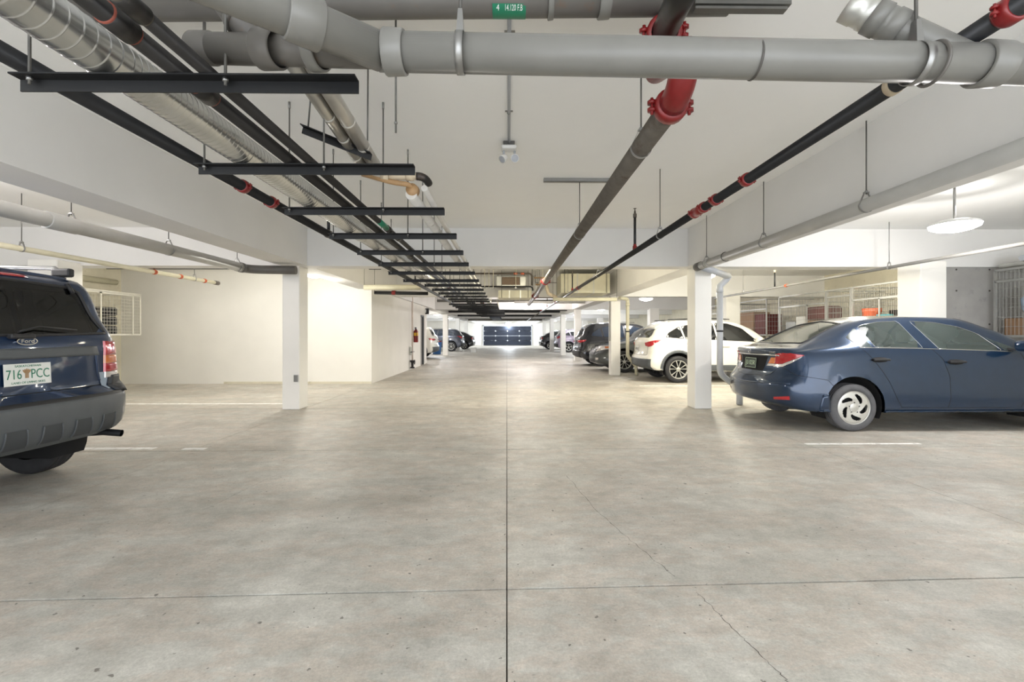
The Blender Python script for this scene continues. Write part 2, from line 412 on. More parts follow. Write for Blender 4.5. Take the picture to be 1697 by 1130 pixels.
# painted stall lines
def stripe(x0, x1, y, label, w=.1):
    tag(MB().box(x0, x1, y-w/2, y+w/2, .0005, .002).build('parking_line', M['stripe']), label, 'line', 'worn white stall lines')
stripe(-4.95, -4.08, 5.32, 'worn white stall line on the floor beside the blue car at left')
stripe(-3.74, -3.48, 5.30, 'short worn dash of white paint left of the centre aisle', .08)
stripe(3.6, 5.0, 5.45, 'faint white stall line in front of the blue sedan', .06)
stripe(3.4, 7.2, 11.6, 'worn white stall line beside the white crossover')
stripe(-7.5, -4.0, 8.7, 'faint white stall line behind the left outer column')

# ------------------------------------------------------------------ lamps
def lamp(x, y, z, label, power, col=(1, .97, .93), stem=True, r=.26):
    t = empty('dome_light', (x, y, z), label, 'light', 'round dome lights')
    MB().lathe((x, y, z), (0, 0, 1), [(.09, .02), (.088, r*.6), (.06, r*.92), (.035, r), (.03, r*.97)], 28).build('housing', M['lampcase'], t)
    MB().lathe((x, y, z), (0, 0, 1), [(.034, r*.99), (.0, r*.95), (-.03, r*.7), (-.05, r*.35), (-.055, .01)], 28).build('diffuser', M['lampglow'], t)
    MB().tube([(x, y, z+.08), (x, y, ZC)], .014, 8).build('stem', M['zinc'], t)
    ld = bpy.data.lights.new('bulb', 'POINT'); ld.energy = power; ld.color = col; ld.shadow_soft_size = .12
    lo = bpy.data.objects.new('bulb', ld); COL.objects.link(lo); lo.parent = t; lo.location = (0, 0, -.16)
    ld = bpy.data.lights.new('added_uplight', 'POINT'); ld.energy = power*.04; ld.color = col; ld.shadow_soft_size = .1  # extra light added above the opaque housing to brighten the ceiling
    lo = bpy.data.objects.new('added_uplight', ld); COL.objects.link(lo); lo.parent = t; lo.location = (.1, 0, .22)
cool = (.93, .96, 1); warm = (1, .93, .76); neu = (1, .96, .93); pink = (1, .93, .91)
lamp(5.69, 5.72, 2.68, 'round dome light on a stem above the blue sedan', LAMP_W*.6, neu)
lamp(-5.7, 3.95, 2.68, 'round dome light above the blue car with the white plate', LAMP_W*.75, pink)
lamp(-4.2, 9.95, 2.60, 'bright round light in front of the white service room wall', LAMP_W*.48, (1, .96, .87), r=.2)
lamp(4.6, 10.6, 2.66, 'round dome light in the bay of the white crossover', LAMP_W*1.15, warm)
lamp(.45, 9.75, 2.93, 'added dome light, unseen behind the first cross beam over the aisle', LAMP_W*.55, (1, .90, .66), r=.2)  # added out of view to brighten the aisle past the first beam
lamp(.3, 16.4, 2.93, 'added dome light, unseen behind the second cross beam over the aisle', LAMP_W*.5, pink, r=.2)  # another added unseen light, lifts the aisle past the second beam
lamp(-7.2, 9.3, 2.95, 'added dome light, unseen behind the cross beam in the left bay', LAMP_W*.22, (1, .95, .82), r=.2)  # added behind the beam to whiten the service room wall
lamp(7.4, 9.6, 2.95, 'added dome light, unseen behind the cross beam in the right bay', LAMP_W*.6, (1, .95, .8), r=.2)  # added behind the beam to brighten the concrete above the cages
lamp(5.4, 17.6, 2.66, 'round dome light above the grey crossover', LAMP_W, neu)
lamp(1.0, 21.8, 2.66, 'round dome light hanging over the middle of the aisle', LAMP_W*1.1, pink)
lamp(5.2, 25, 2.66, 'round dome light in the fourth bay on the right', LAMP_W, cool)
lamp(-5.0, 25, 2.66, 'round dome light behind the service room on the left', LAMP_W, neu)
for i, y in enumerate((32, 39, 46)):
    for sx in (1, -1):
        lamp(sx*4.9, y, 2.66, 'round dome light far down the %s bays, %s from the camera' % ('right' if sx > 0 else 'left', ('nearest', 'middle', 'farthest')[i]), LAMP_W, cool)
lamp(0.2, 48.3, 2.5, 'round dome light in front of the far garage door', LAMP_W*3, (.85, .92, 1))

# ------------------------------------------------------------------ pipes
def coupling(root, p, d, R, w=.07, mm='red', ears=True, name='coupling'):
    p = Vector(p); d = Vector(d).normalized(); m = MB()
    m.lathe(p-d*w/2, d, [(0, R*.98), (0, R*1.18), (w*.2, R*1.3), (w*.8, R*1.3), (w, R*1.18), (w, R*.98)], 20)
    if ears:
        a, b = frame(d)
        for s in (1, -1):
            q = p+a*s*R*1.45; e = R*.32
            for t in (-1, 1):
                m.lathe(q+b*(t*e*.9-e*.35), b, [(0, .001), (0, e*1.1), (e*.7, e*1.1), (e*.7, .001)], 8)
            m.lathe(q-b*e*2, b, [(0, .001), (0, e*.4), (e*4, e*.4), (e*4, .001)], 6)
    return m.build(name, M[mm], root)
def hanger(p, R, d, label, top=ZC, group='pipe hangers', m='zincd'):
    p = Vector(p); d = Vector(d).normalized()
    t = empty('pipe_hanger', (p.x, p.y, p.z-R), label, 'hanger', group)
    up = Vector((0, 0, 1)); side = d.cross(up).normalized(); w = .011
    prof = []
    for k in range(25):
        a = PI*(1.0+k/24*1.0)      # lower half from -side to +side
        prof.append(p+side*math.cos(a)*(R+.003)+up*math.sin(a)*(R+.003))
    pts = [p+up*(R+.05)+side*-.015]+prof+[p+up*(R+.05)+side*.015]
    mb = MB(); q = []
    for i, c in enumerate(pts):
        for s in (-1, 1): q.append(c+d*s*w)
    k = len(pts)
    fs = [(2*i, 2*i+1, 2*i+3, 2*i+2) for i in range(k-1)]
    q2 = [v+(v-p).normalized()*.003 for v in q]
    mb.add(q+q2, fs+[tuple(j+2*k for j in f) for f in fs]+[(2*i, 2*i+2, 2*i+2+2*k, 2*i+2*k) for i in range(k-1)]+[(2*i+1, 2*i+3, 2*i+3+2*k, 2*i+1+2*k) for i in range(k-1)], True)
    mb.box(p.x-.02, p.x+.02, p.y-.013, p.y+.013, p.z+R+.045, p.z+R+.055)
    mb.build('ring', M['zinc'], t)
    MB().tube([p+up*(R+.035), (p.x, p.y, top)], .0055, 8).build('rod', M[m], t)
    MB().lathe(p+up*(R+.055), up, [(0, .001), (0, .012), (.012, .012), (.012, .001)], 6).build('nut', M['zinc'], t)
    return t
def socket(root, p, d, R, w, mm='pvc', name='socket', lip=.008):
    p = Vector(p); d = Vector(d).normalized()
    return MB().lathe(p-d*w/2, d, [(0, R*.99), (0, R+lip), (.004, R+lip+.003), (w-.004, R+lip), (w, R+lip-.002), (w, R*.99)], 32).build(name, M[mm], root)

# brown fire main running down the aisle, stepping down through two red elbows
fm = empty('fire_main', (.86, 2.3, 2.3), 'brown steel fire main with red elbow running down the aisle ceiling', 'pipe')
R = .0635
a0 = P(1152, -60, 1.75); a1 = P(1100, 55, 2.36)
MB().tube([a0, a1], R, 28).build('upper_pipe', M['abs'], fm, 'dark upper length of pipe')
e1 = P(1110, 178, 2.46); far = Vector((.82, 17.0, 2.42))
dd = (far-e1).normalized()
MB().tube([e1, far], R, 28).build('lower_pipe', M['brown'], fm)
u = (a1-a0).normalized()
top = a1+u*.16
pts = arc(a1, top, top+Vector((.0, .0, -.14)))
low = e1-dd*.20
pts2 = arc(low+Vector((.0, -.01, .17)), low, e1-dd*.04)
MB().tube(pts+pts2, R*1.12, 28).build('elbow', M['red'], fm, 'red painted elbow')
coupling(fm, a1, u, R*1.1, .075); coupling(fm, e1-dd*.01, dd, R*1.1, .075); coupling(fm, low+Vector((0, -.01, .12)), (0, 0, 1), R*1.12, .07)
q = e1+dd*((10.05-e1.y)/dd.y); coupling(fm, q, dd, R*1.02, .06)
for yy in (13.5,): coupling(fm, e1+dd*((yy-e1.y)/dd.y), dd, R*1.02, .06, 'red')
def on(p0, d, y): return p0+d*((y-p0.y)/d.y)
for i, (yy, nm) in enumerate(((2.98, 'nearest'), (5.44, 'second nearest'), (8.9, 'third nearest'), (12.4, 'farthest'))):
    hanger(on(e1, dd, yy), R, dd, 'thin steel rod and loop holding the brown fire main, %s to the camera' % nm, ZC if yy not in (8.2,) else ZB)
# red tee overhead with stub
rt = empty('red_pipe_elbow', tuple(P(1248, -30, 1.75)), 'red painted pipe elbow at the top edge right of the fire main', 'pipe')
c = P(1248, -48, 1.75)
MB().tube(arc(c+Vector((-.10, .02, .06)), c+Vector((0, 0, .0)), c+Vector((.12, .02, .06)), 12), .075, 24).build('elbow', M['red'], rt)
coupling(rt, c+Vector((-.09, .02, .05)), (1, 0, -.25), .075, .05)

# black sprinkler main on the right
def run(name, label, p0, p1, r, m, n=18, cat='pipe'):
    p0, p1 = Vector(p0), Vector(p1)
    t = empty(name, (p0.x, p0.y, p0.z-r), label, cat)
    MB().tube([p0, p1], r, n).build('pipe', M[m], t)
    return t, p0, (p1-p0).normalized()
t, p0, d = run('sprinkler_main', 'black sprinkler pipe with red couplings slanting from the upper right', (1.73, 1.1, 2.44), (1.73, 24, 2.44), .036, 'black')
MB().tube([(1.73, 24, 2.44), (1.73, 40, 2.44)], .03, 10).build('far_pipe', M['brown'], t)
for yy in (1.545, 3.26, 3.75, 3.98, 4.17, 11.0, 16): coupling(t, on(p0, d, yy), d, .037, .055)
MB().tube([on(p0, d, 3.98), on(p0, d, 4.17)], .044, 18).build('coupling_body', M['red'], t, 'red reducer body')
MB().strap(on(p0, d, 2.02), d, .036, .03, .004).build('label_band', M['cream'], t, 'pale paper band')
for i, (yy, zt) in enumerate(((6.13, 3.02), (12.0, 2.98), (15.9, 2.9), (19.5, 2.9), (23, 2.9))):
    q = on(p0, d, yy)
    MB().tube([q, (q.x, q.y, zt-.1)], .017, 10).build('riser', M['black'], t)
    MB().lathe(q, (0, 0, 1), [(.0, .03), (.07, .03), (.08, .022), (.1, .022)], 12).build('riser_tee', M['red'], t)
    MB().lathe((q.x, q.y, zt-.12), (0, 0, 1), [(0, .001), (0, .024), (.05, .024), (.055, .014), (.085, .012), (.10, .006), (.118, .006), (.12, .022), (.123, .022), (.123, .001)], 10).build('sprinkler_head', M['brown'], t)
for nm, yy in (('nearest', 5.12), ('second nearest', 8.6), ('farthest', 12.9)):
    hanger(on(p0, d, yy), .036, d, 'thin steel rod and loop on the black sprinkler main, %s to the camera' % nm)

# grey PVC drain on the right with downspout
t = empty('drain_pipe', (3.12, 1.5, 2.37), 'grey plastic drain pipe running along the right beam to the column', 'pipe')
A = Vector((3.14, 1.4, 2.47)); B = Vector((3.14, 7.45, 2.43)); d = (B-A).normalized(); r = .06
MB().tube([A, B], r, 24).build('pipe', M['pvcm'], t)
MB().lathe(B-d*.02, d, [(-.12, r), (-.12, r+.009), (.05, r+.009), (.062, r), (.063, .001)], 24).build('end_socket', M['pvcd'], t)
socket(t, on(A, d, 6.5), d, r, .012, 'pvcd', 'joint_ring'); socket(t, on(A, d, 7.05), d, r, .09, 'pvcm')
C1 = Vector((3.16, 7.38, 2.425)); C2 = Vector((4.12, 8.42, 2.40)); C3 = Vector((P(1193, 500, 8.45).x, 8.45, 2.16)); XD = P(1226, 660, 8.45).x
MB().tube([C1, C2], r*.95, 24).build('branch_pipe', M['pvcl'], t)
MB().tube([C2+Vector((-.03, -.01, .02)), C2+Vector((.0, .0, -.015)), C2+Vector((-.04, .02, -.07)), C3+Vector((.0, 0, .06)), C3, C3-Vector((0, 0, .06))], r*.98, 24).build('elbow', M['pvcl'], t)
MB().tube(bend([C3, (C3.x, 8.45, .58), (XD, 8.46, .30), (XD, 8.46, .01)], .12), r*.93, 24).build('downspout', M['pvcl'], t)
MB().strap((C3.x, 8.45, 1.38), (0, 0, 1), r*.93, .035, .004).build('strap', M['trim'], t)
for yy in (3.94, 5.53, 7.12):
    hanger(on(A, d, yy), r, d, 'thin rod and loop on the grey drain along the right beam, %s to the camera' % {3.94: 'nearest', 5.53: 'second', 7.12: 'third'}[yy])
# second downspout at the next right column
t = empty('downspout', (3.85, 14.35, 0), 'cream downspout pipe beside the second right column', 'pipe')
MB().tube(bend([(3.5, 14.1, 2.44), (3.82, 14.35, 2.43), (3.82, 14.35, .62), (4.1, 14.4, .3), (4.12, 14.4, .01)], .1), .055, 16).build('pipe', M['creampipe'], t)
MB().strap((3.82, 14.35, 1.4), (0, 0, 1), .056, .04, .004).build('strap', M['trim'], t)
MB().lathe((3.82, 14.35, 2.2), (0, 0, 1), [(0, .056), (0, .064), (.1, .064), (.1, .056)], 16).build('socket', M['creampipe'], t)

# grey PVC drain on the left bay
t = empty('drain_pipe', (-4.35, 3, 2.36), 'grey plastic drain pipe across the left bay ceiling beside the beam', 'pipe')
A = Vector((-4.50, 1.0, 2.44)); B = Vector((-4.33, 7.5, 2.41)); d = (B-A).normalized(); r = .072
MB().tube([A, B], r, 24).build('pipe', M['pvcm'], t)
MB().tube(arc(B, B+d*.16, B+d*.16+Vector((.2, .04, 0)))+[B+d*.16+Vector((.75, .1, 0))], r, 20).build('elbow', M['pvcd'], t)
socket(t, on(A, d, 4.55), d, r, .3, 'pvcm'); socket(t, B-d*.02, d, r, .07, 'pvcd')
for nm, yy in (('nearest', 4.65), ('second', 5.93), ('third', 7.36)):
    hanger(on(A, d, yy), r, d, 'thin rod and loop on the left bay drain pipe, %s to the camera' % nm)

# cream sprinkler branch in the left bay
t, p0, d = run('sprinkler_branch', 'cream sprinkler branch pipe with orange fittings above the blue car at left', (-6.45, 3, 2.46), (-6.40, 10.15, 2.45), .038, 'creampipe')
for yy in (8.35, 9.0, 9.7): coupling(t, on(p0, d, yy), d, .036, .06, 'orange', True)
MB().tube([on(p0, d, 8.35), on(p0, d, 8.35)+Vector((0, 0, .32))], .016, 8).build('riser', M['brown'], t)
MB().lathe(on(p0, d, 10.13), d, [(-.1, .037), (-.1, .046), (.03, .046), (.03, .001)], 14).build('end_cap', M['brown'], t)
hanger(on(p0, d, 6.1), .038, d, 'short rod and loop on the cream sprinkler branch, nearest to the camera')
hanger(on(p0, d, 9.4), .038, d, 'thin rod and loop near the end of the cream sprinkler branch')
# thin black pipe behind, along the service wall
t, p0, d = run('wall_pipe', 'thin black pipe running level in front of the service room wall', (-10.1, 11.6, 2.98), (-3.2, 11.6, 2.98), .022, 'black', 10)
# concrete corner pipe above the left cage
t, p0, d = run('sleeve_pipe', 'beige wrapped pipe stub on the concrete wall above the left cage', (-10.12, 9.2, 2.66), (-10.12, 11.9, 2.66), .07, 'creampipe', 14)

# right bay sprinkler branch
t, p0, d = run('sprinkler_branch', 'thin grey sprinkler branch pipe crossing the right bay above the sedan', (6.35, 4.2, 2.44), (6.38, 13.9, 2.42), .026, 'pvc', 12)
coupling(t, on(p0, d, 10.3), d, .028, .07, 'orange')
MB().tube([on(p0, d, 10.75), on(p0, d, 10.75)+Vector((0, 0, .38))], .016, 8).build('riser', M['black'], t)
MB().lathe(on(p0, d, 10.75)+Vector((0, 0, .36)), (0, 0, 1), [(0, .001), (0, .025), (.06, .025), (.06, .001)], 8).build('sprinkler_head', M['cream'], t)
hanger(on(p0, d, 7.5), .027, d, 'pale rod and loop on the right bay sprinkler branch in front of the outer column', m='zinc')
hanger(on(p0, d, 12.2), .027, d, 'pale rod and loop on the right bay sprinkler branch behind the first beam', m='zinc')

# black sprinkler pipe on the left
t, p0, d = run('sprinkler_main', 'black sprinkler pipe with red couplings beside the left beam', (-1.97, .8, 2.43), (-1.97, 20, 2.43), .038, 'black')
for yy in (3.42, 3.83): coupling(t, on(p0, d, yy), d, .038, .055)
for yy in (5.05, 9.8):
    MB().tube([on(p0, d, yy), on(p0, d, yy)+Vector((0, 0, .24))], .017, 10).build('riser', M['black'], t)
    MB().lathe(on(p0, d, yy)-d*.04, d, [(0, .039), (0, .046), (.08, .046), (.08, .039)], 12).build('riser_tee', M['brown'], t)

# ------------------------------------------------------------------ trapeze hangers, duct and the pipes lying on them
ZT = 2.342          # top of the irons
ordn = ['nearest', 'second', 'third', 'fourth', 'fifth', 'sixth', 'seventh', 'eighth', 'ninth', 'tenth', 'eleventh', 'twelfth', 'thirteenth', 'fourteenth', 'fifteenth']
def angle_iron(root, a, b, z, leg=.052, th=.006, name='angle_bar'):
    a = Vector(a); b = Vector(b); d = (b-a).normalized(); nrm = Vector((-d.y, d.x, 0))   # away from camera
    L = (b-a).length; m = MB()
    def bx(u0, u1, n0, n1, z0, z1):
        vs = [a+d*u+nrm*nn+Vector((0, 0, zz)) for zz in (z0, z1) for nn in (n0, n1) for u in (u0, u1)]
        m.add(vs, [(0, 2, 3, 1), (4, 5, 7, 6), (0, 1, 5, 4), (2, 6, 7, 3), (0, 4, 6, 2), (1, 3, 7, 5)])
    bx(0, L, -leg, 0, -th, 0); bx(0, L, -th, 0, -leg, -th)
    return m.build(name, M['angle'], root)
sp = .935
LI = [(15, 595), (330, 688), (472, 737), (546, 757), (592, 768), (627, 777)]
for k in range(14):
    y = 1.83+sp*k
    if 7.95 < y < 8.45: y = 7.9 if y < 8.2 else 8.5
    if k < 6:
        xa = P(LI[k][0], 300, y).x; xb = P(LI[k][1], 300, y).x
        if k == 0: xa = P(36, 300, y).x
    else: xa, xb = -1.93+(.25 if k > 7 else 0), -.52
    t = empty('trapeze_hanger', ((xa+xb)/2, y, ZT-.05), '%s black cross bar from the camera, hung under the spiral duct' % ordn[k], 'hanger', 'trapeze bars under the duct run')
    angle_iron(t, (xa, y, ZT), (xb, y, ZT), ZT)
    rods = (xa+.05, xa+(xb-xa)*.585 if k < 2 else xa+(xb-xa)*.62)
    if k == 0: rods = (xa+.06, xa+(xb-xa)*.615)
    for xr in rods:
        MB().tube([(xr, y-.028, ZT-.035), (xr, y-.028, ZC)], .0055, 8).build('rod', M['zincd'], t)
        MB().lathe((xr, y-.028, ZT-.02), (0, 0, 1), [(0, .001), (0, .011), (.013, .011), (.013, .001)], 6).build('nut', M['zinc'], t)
        MB().lathe((xr, y-.028, ZC-.05), (0, 0, 1), [(0, .001), (0, .009), (.05, .009), (.05, .001)], 6).build('anchor', M['zinc'], t)
# tilted iron under the silver pipes
t = empty('tilted_trapeze', tuple(P(560, 240, 3.2)), 'short tilted black angle iron carrying the two silver pipes', 'hanger')
a = P(503, 210, 2.95); b = P(617, 256, 3.18)
dxy = (b-a); L = dxy.length; dd3 = dxy.normalized()
m = MB(); nrm = Vector((0, 1, 0)); up = dd3.cross(nrm).normalized()*-1
if up.z < 0: up = -up
for n0, n1, z0, z1 in ((-.05, 0, -.006, 0), (-.006, 0, -.045, -.006)):
    vs = [a+dd3*uu+nrm*nn+up*zz for zz in (z0, z1) for nn in (n0, n1) for uu in (0, L)]
    m.add(vs, [(0, 2, 3, 1), (4, 5, 7, 6), (0, 1, 5, 4), (2, 6, 7, 3), (0, 4, 6, 2), (1, 3, 7, 5)])
m.build('angle_bar', M['angle'], t)
for q, top2 in ((a+dd3*.03, P(516, 165, 2.95)), (b-dd3*.03, None)):
    e = q+Vector((.04, 0, 0)) if top2 else q
    MB().tube([q-up*.02, (e.x, q.y, ZC)], .0055, 8).build('rod', M['zincd'], t)
# spiral duct
t = empty('spiral_duct', (-1.6, .6, ZT), 'shiny galvanised spiral duct lying on the black cross bars', 'duct')
R = .087; prof = []; x = 0
while x < 13.4:
    st = .055 if x < 1.3 else .038 if x < 5 else .06; prof += [(x, R), (x+.002, R), (x+st-.009, R), (x+st-.007, R), (x+st-.005, R+.0022), (x+st-.003, R+.0022), (x+st-.0005, R)]; x += st
MB().lathe((-1.60, .55, ZT+R+.004), (.002, 1, 0), prof, 30).build('duct', M['galv'], t)
for yy in (4.9, 8.8): MB().lathe((-1.595, yy, ZT+R+.004), (0, 1, 0), [(0, R), (0, R+.008), (.1, R+.008), (.1, R)], 28).build('joint_band', M['galvm'], t)
# two black pipes
def line_pipe(name, label, x, z, y0, y1, r, m, sockets, x1=None):
    x1 = x if x1 is None else x1
    A = Vector((x, y0, z)); B = Vector((x1, y1, z)); d = (B-A).normalized()
    t = empty(name, (x, y0, z-r), label, 'pipe')
    MB().tube([A, B], r, 20).build('pipe', M[m], t)
    for s in sockets:
        c = on(A, d, s[0])
        MB().lathe(c-d*s[1]/2, d, [(0, r*.99), (0, r+.007), (s[1], r+.007), (s[1], r*.99)], 20).build('socket', M['abs'], t)
        for e in (-1, 1):
            MB().lathe(c+d*(s[1]/2*e)-d*.008, d, [(0, r), (0, r+.004), (.016, r+.004), (.016, r)], 18).build('primer_ring', M[s[2]], t)
    return t
line_pipe('black_drain', 'black drain pipe with primer rings next to the spiral duct', -1.31, ZT+.036, .5, 13.6, .034, 'abs', [(1.33, .10, 'primer'), (1.55, .1, 'primer'), (1.98, .1, 'primer'), (6.2, .08, 'brown'), (10.2, .08, 'red')])
line_pipe('black_drain', 'thinner black drain pipe on the aisle side of the other black one', -1.19, ZT+.028, .5, 13.6, .026, 'abs', [(1.28, .08, 'primer'), (1.45, .1, 'brown'), (4.55, .12, 'brown'), (4.95, .09, 'brown')], -1.17)
o = MB().lathe((-1.183, 4.2, ZT+.028), (0, 1, 0), [(0, .0265), (0, .028), (.3, .028), (.3, .0265)], 18)
tag(o.build('pipe_marker', M['sign']), 'green marker sleeve around the thinner black pipe', 'label')
# silver pipes, upper pair
t = empty('insulated_pipe', tuple(P(515, 150, 2.5)), 'left of the two silver insulated pipes behind the first cross bar', 'pipe')
a = P(395, -10, 1.95); b = P(515, 150, 2.52); c = P(608, 285, 3.5)
MB().tube([b-(c-b).normalized()*.75, c], .037, 20).build('pipe', M['foil'], t)
for s in (.25, .5, .75): MB().strap(b.lerp(c, s), c-b, .037, .02, .002).build('tape_band', M['wrap'], t)
t = empty('insulated_pipe', tuple(P(545, 150, 2.5)), 'right of the two silver insulated pipes behind the first cross bar', 'pipe')
b = P(545, 150, 2.52); c = P(628, 285, 3.55)
MB().tube([b-(c-b).normalized()*.75, c], .045, 20).build('pipe', M['foil'], t)
for s in (.3, .6, .85): MB().strap(b.lerp(c, s), c-b, .045, .02, .002).build('tape_band', M['wrap'], t)
b = P(530, 150, 2.55); c = P(618, 285, 3.5)
t = empty('conduit', tuple(b), 'thin brown pipe between the two silver insulated pipes', 'pipe')
MB().tube([b-(c-b).normalized()*.6, c], .012, 10).build('pipe', M['brown'], t)
# offset fittings and lower pair
t = empty('offset_fitting', tuple(P(650, 300, 3.45)), 'beige plastic offset fitting with black elbow above the third cross bar', 'fitting')
f0 = P(600, 281, 3.4); f1 = P(634, 293, 3.42); f2 = P(690, 292, 3.44); f3 = P(688, 306, 3.5)
MB().tube([f0, f1], .030, 16).build('foil_stub', M['foil'], t)
MB().tube([f1, f2], .027, 18).build('cross_pipe', M['cream'], t)
for q, w in ((f1+Vector((.02, 0, 0)), .055), (f2-Vector((.05, 0, 0)), .055)): MB().lathe(q-Vector((w/2, 0, 0)), (1, 0, 0), [(0, .027), (0, .036), (w, .036), (w, .027)], 18).build('collar', M['cream'], t)
MB().tube(arc(f2, f2+Vector((.07, .0, 0)), f2+Vector((.08, .08, -.03))), .03, 16).build('black_elbow', M['abs'], t)
MB().tube(bend([P(600, 288, 3.4), P(650, 302, 3.42), P(680, 306, 3.43), P(684, 318, 3.5)], .04), .019, 14).build('glue_joint', M['amber'], t)
MB().lathe(P(682, 313, 3.44), Vector((.1, 1, -.1)), [(0, .001), (0, .045), (.05, .05), (.05, .03)], 18).build('glue_collar', M['amber'], t)
t = empty('insulated_pipe', (-.72, 3.5, ZT), 'thick white wrapped pipe on the right end of the cross bars', 'pipe')
MB().tube([(-.725, 3.45, ZT+.046), (-.705, 13.6, ZT+.046)], .043, 20).build('pipe', M['wrap'], t)
for yy in (4.3, 5.2, 6.1, 7.0, 9): MB().strap((-.72, yy, ZT+.046), (0, 1, 0), .043, .015, .0015).build('tape_band', M['foil'], t)
t = empty('insulated_pipe', (-.6, 3.5, ZT), 'thin grey wrapped pipe beside the thick white wrapped one', 'pipe')
MB().tube([(-.62, 3.42, ZT+.08), (-.60, 4.3, ZT+.03), (-.60, 13.6, ZT+.03)], .024, 16).build('pipe', M['wrap'], t)
for yy in (3.9, 4.9, 5.6, 6.5, 7.4): MB().strap((-.6, yy, ZT+.034), (0, 1, 0), .026, .012, .002).build('clamp_band', M['zincd'], t)

# ------------------------------------------------------------------ big grey PVC header across the top
t = empty('drain_header', (-.4, 1.75, 2.3), 'large grey plastic drain pipe crossing the whole picture at the top', 'pipe')
R = .0675
A = P(640, 86, 1.696); B = P(1720, 108, 1.648); d = (B-A).normalized()
MB().tube([A-d*.03, B+d*.6], R, 40).build('pipe', M['pvc'], t)
lft = P(322, 80, 1.876); dl = (A-lft).normalized()
MB().tube([lft, A], R*.86, 36).build('branch_pipe', M['pvcd'], t)
MB().lathe(lft, dl, [(.0, .001), (.0, R*.86), (.008, R*.93), (.09, R*.93), (.1, R*.86)], 36).build('clean_out_cap', M['pvcd'], t)
socket(t, P(447, 82, 1.768), dl, R*.93, .085, 'pvcd'); socket(t, P(525, 84, 1.744), dl, R*.95, .05, 'pvc')
socket(t, P(655, 87, 1.696), d, R, .075, 'pvc', lip=.010)
diag = A+Vector((-.42, -.35, .03))
w0 = A+Vector((-.02, 0, 0)); w1 = w0+Vector((-.44, -.352, .0)); dw = (w1-w0).normalized()
MB().tube([w0, w1, w1+dw*.5], R*1.0, 36).build('wye_branch', M['pvc'], t)
socket(t, w0+dw*.27, dw, R, .11, 'pvc', lip=.011)
b0 = P(440, 84, 1.84); b1 = P(385, 22, 1.86); b2 = P(318, -70, 1.80)
MB().tube([b0, b1, b2], R*.74, 30).build('riser_branch', M['pvcd'], t)
socket(t, b1.lerp(b0, .2), (b1-b0), R*.75, .035, 'pvcd')
# right wye with flexible coupling
y0 = P(1600, 100, 1.656); y1 = P(1392, 2, 1.776); dy = (y1-y0).normalized()
MB().tube([y0, y0.lerp(y1, .86)], R*.80, 30).build('right_wye', M['pvc'], t)
MB().lathe(y0.lerp(y1, .5), dy, [(0, R*.8), (0, R*.92), (.045, R*.92), (.05, R*.85), (.07, R*.85), (.07, R*.92), (.12, R*.92), (.12, R*.8)], 30).build('hub', M['pvc'], t)
MB().lathe(y0.lerp(y1, .72), dy, [(0, R*.81), (.0, R*.86), (.03, R*.87), (.035, R*.83), (.055, R*.83), (.06, R*.88), (.105, R*.88), (.106, R*.82)], 30).build('foil_sleeve', M['galvm'], t)
MB().lathe(y0.lerp(y1, .86), dy, [(0, R*.70), (-.004, R*.69), (-.005, .001)], 24).build('end_plug', M['cream'], t)
socket(t, P(1545, 106, 1.648), d, R, .012, 'pvcd', 'joint_ring'); socket(t, P(1640, 107, 1.648), d, R, .09, 'pvc', lip=.009)
socket(t, P(1250, 100, 1.664), d, R, .006, 'pvcd', 'joint_ring', lip=-.0025)
for px, py in ((763, 88), (1518, 106)):
    c = P(px, py, (2.1 if px < 1000 else 2.06)*.80)
    h = empty('strap_hanger', (c.x, c.y, c.z-R), 'steel strap and rod holding the large grey drain pipe, %s one' % ('left' if px < 1000 else 'right'), 'hanger')
    MB().strap(c, d, R+.001, .028, .004, 36).build('strap', M['zinc'], h)
    MB().add([c+Vector(v) for v in ((-.014, -.02, R), (.014, -.02, R), (.014, .02, R), (-.014, .02, R), (-.008, -.012, R+.09), (.008, -.012, R+.09), (.008, .012, R+.09), (-.008, .012, R+.09))], [(0, 1, 5, 4), (1, 2, 6, 5), (2, 3, 7, 6), (3, 0, 4, 7), (4, 5, 6, 7)]).build('clevis', M['zinc'], h)
    MB().tube([(c.x, c.y, c.z+R+.08), (c.x, c.y, ZC)], .006, 8).build('rod', M['zincd'], h)
h = empty('loose_rod', tuple(P(656, 220, 2.3)), 'bare threaded rod hanging free behind the large drain pipe', 'rod')
q = P(656, 220, 2.55); MB().tube([q, (q.x, q.y, ZC)], .0055, 8).build('rod', M['zincd'], h)
MB().lathe(q+Vector((0, 0, .05)), (0, 0, 1), [(0, .001), (0, .01), (.01, .01), (.01, .001)], 6).build('nut', M['zinc'], h)
# second header above it
t = empty('drain_header', (0, 2.25, 2.9), 'second grey plastic drain pipe higher up, with a green label', 'pipe')
A2 = Vector((-2.3, 2.44, 3.075)); B2 = Vector((1.15, 2.34, 3.065)); d2 = (B2-A2).normalized(); R2 = .08
MB().tube([A2, B2], R2, 36).build('pipe', M['pvcd'], t)
for px in (917, 1010): socket(t, on2 if False else A2.lerp(B2, (P(px, 5, 2.25).x-A2.x)/(B2.x-A2.x)), d2, R2, .03 if px < 1000 else .06, 'pvc')
c = A2.lerp(B2, (P(844, 5, 2.25).x-A2.x)/(B2.x-A2.x))
lab = MB()
for i in range(7):
    pass
n0, n1 = math.radians(-118), math.radians(-62)
vs = []; k = 10
for s in (-.086, .086):
    for i in range(k+1):
        a = math.radians(180+45)+math.radians(75)*i/k
        vs.append(c+Vector((s, math.cos(a)*(R2+.0015), math.sin(a)*(R2+.0015))))
lab.add(vs, [(i, i+1, k+2+i, k+1+i) for i in range(k)], True)
lb = lab.build('pipe_label', M['sign'], t, 'green label with white lettering')
ang = math.radians(238)
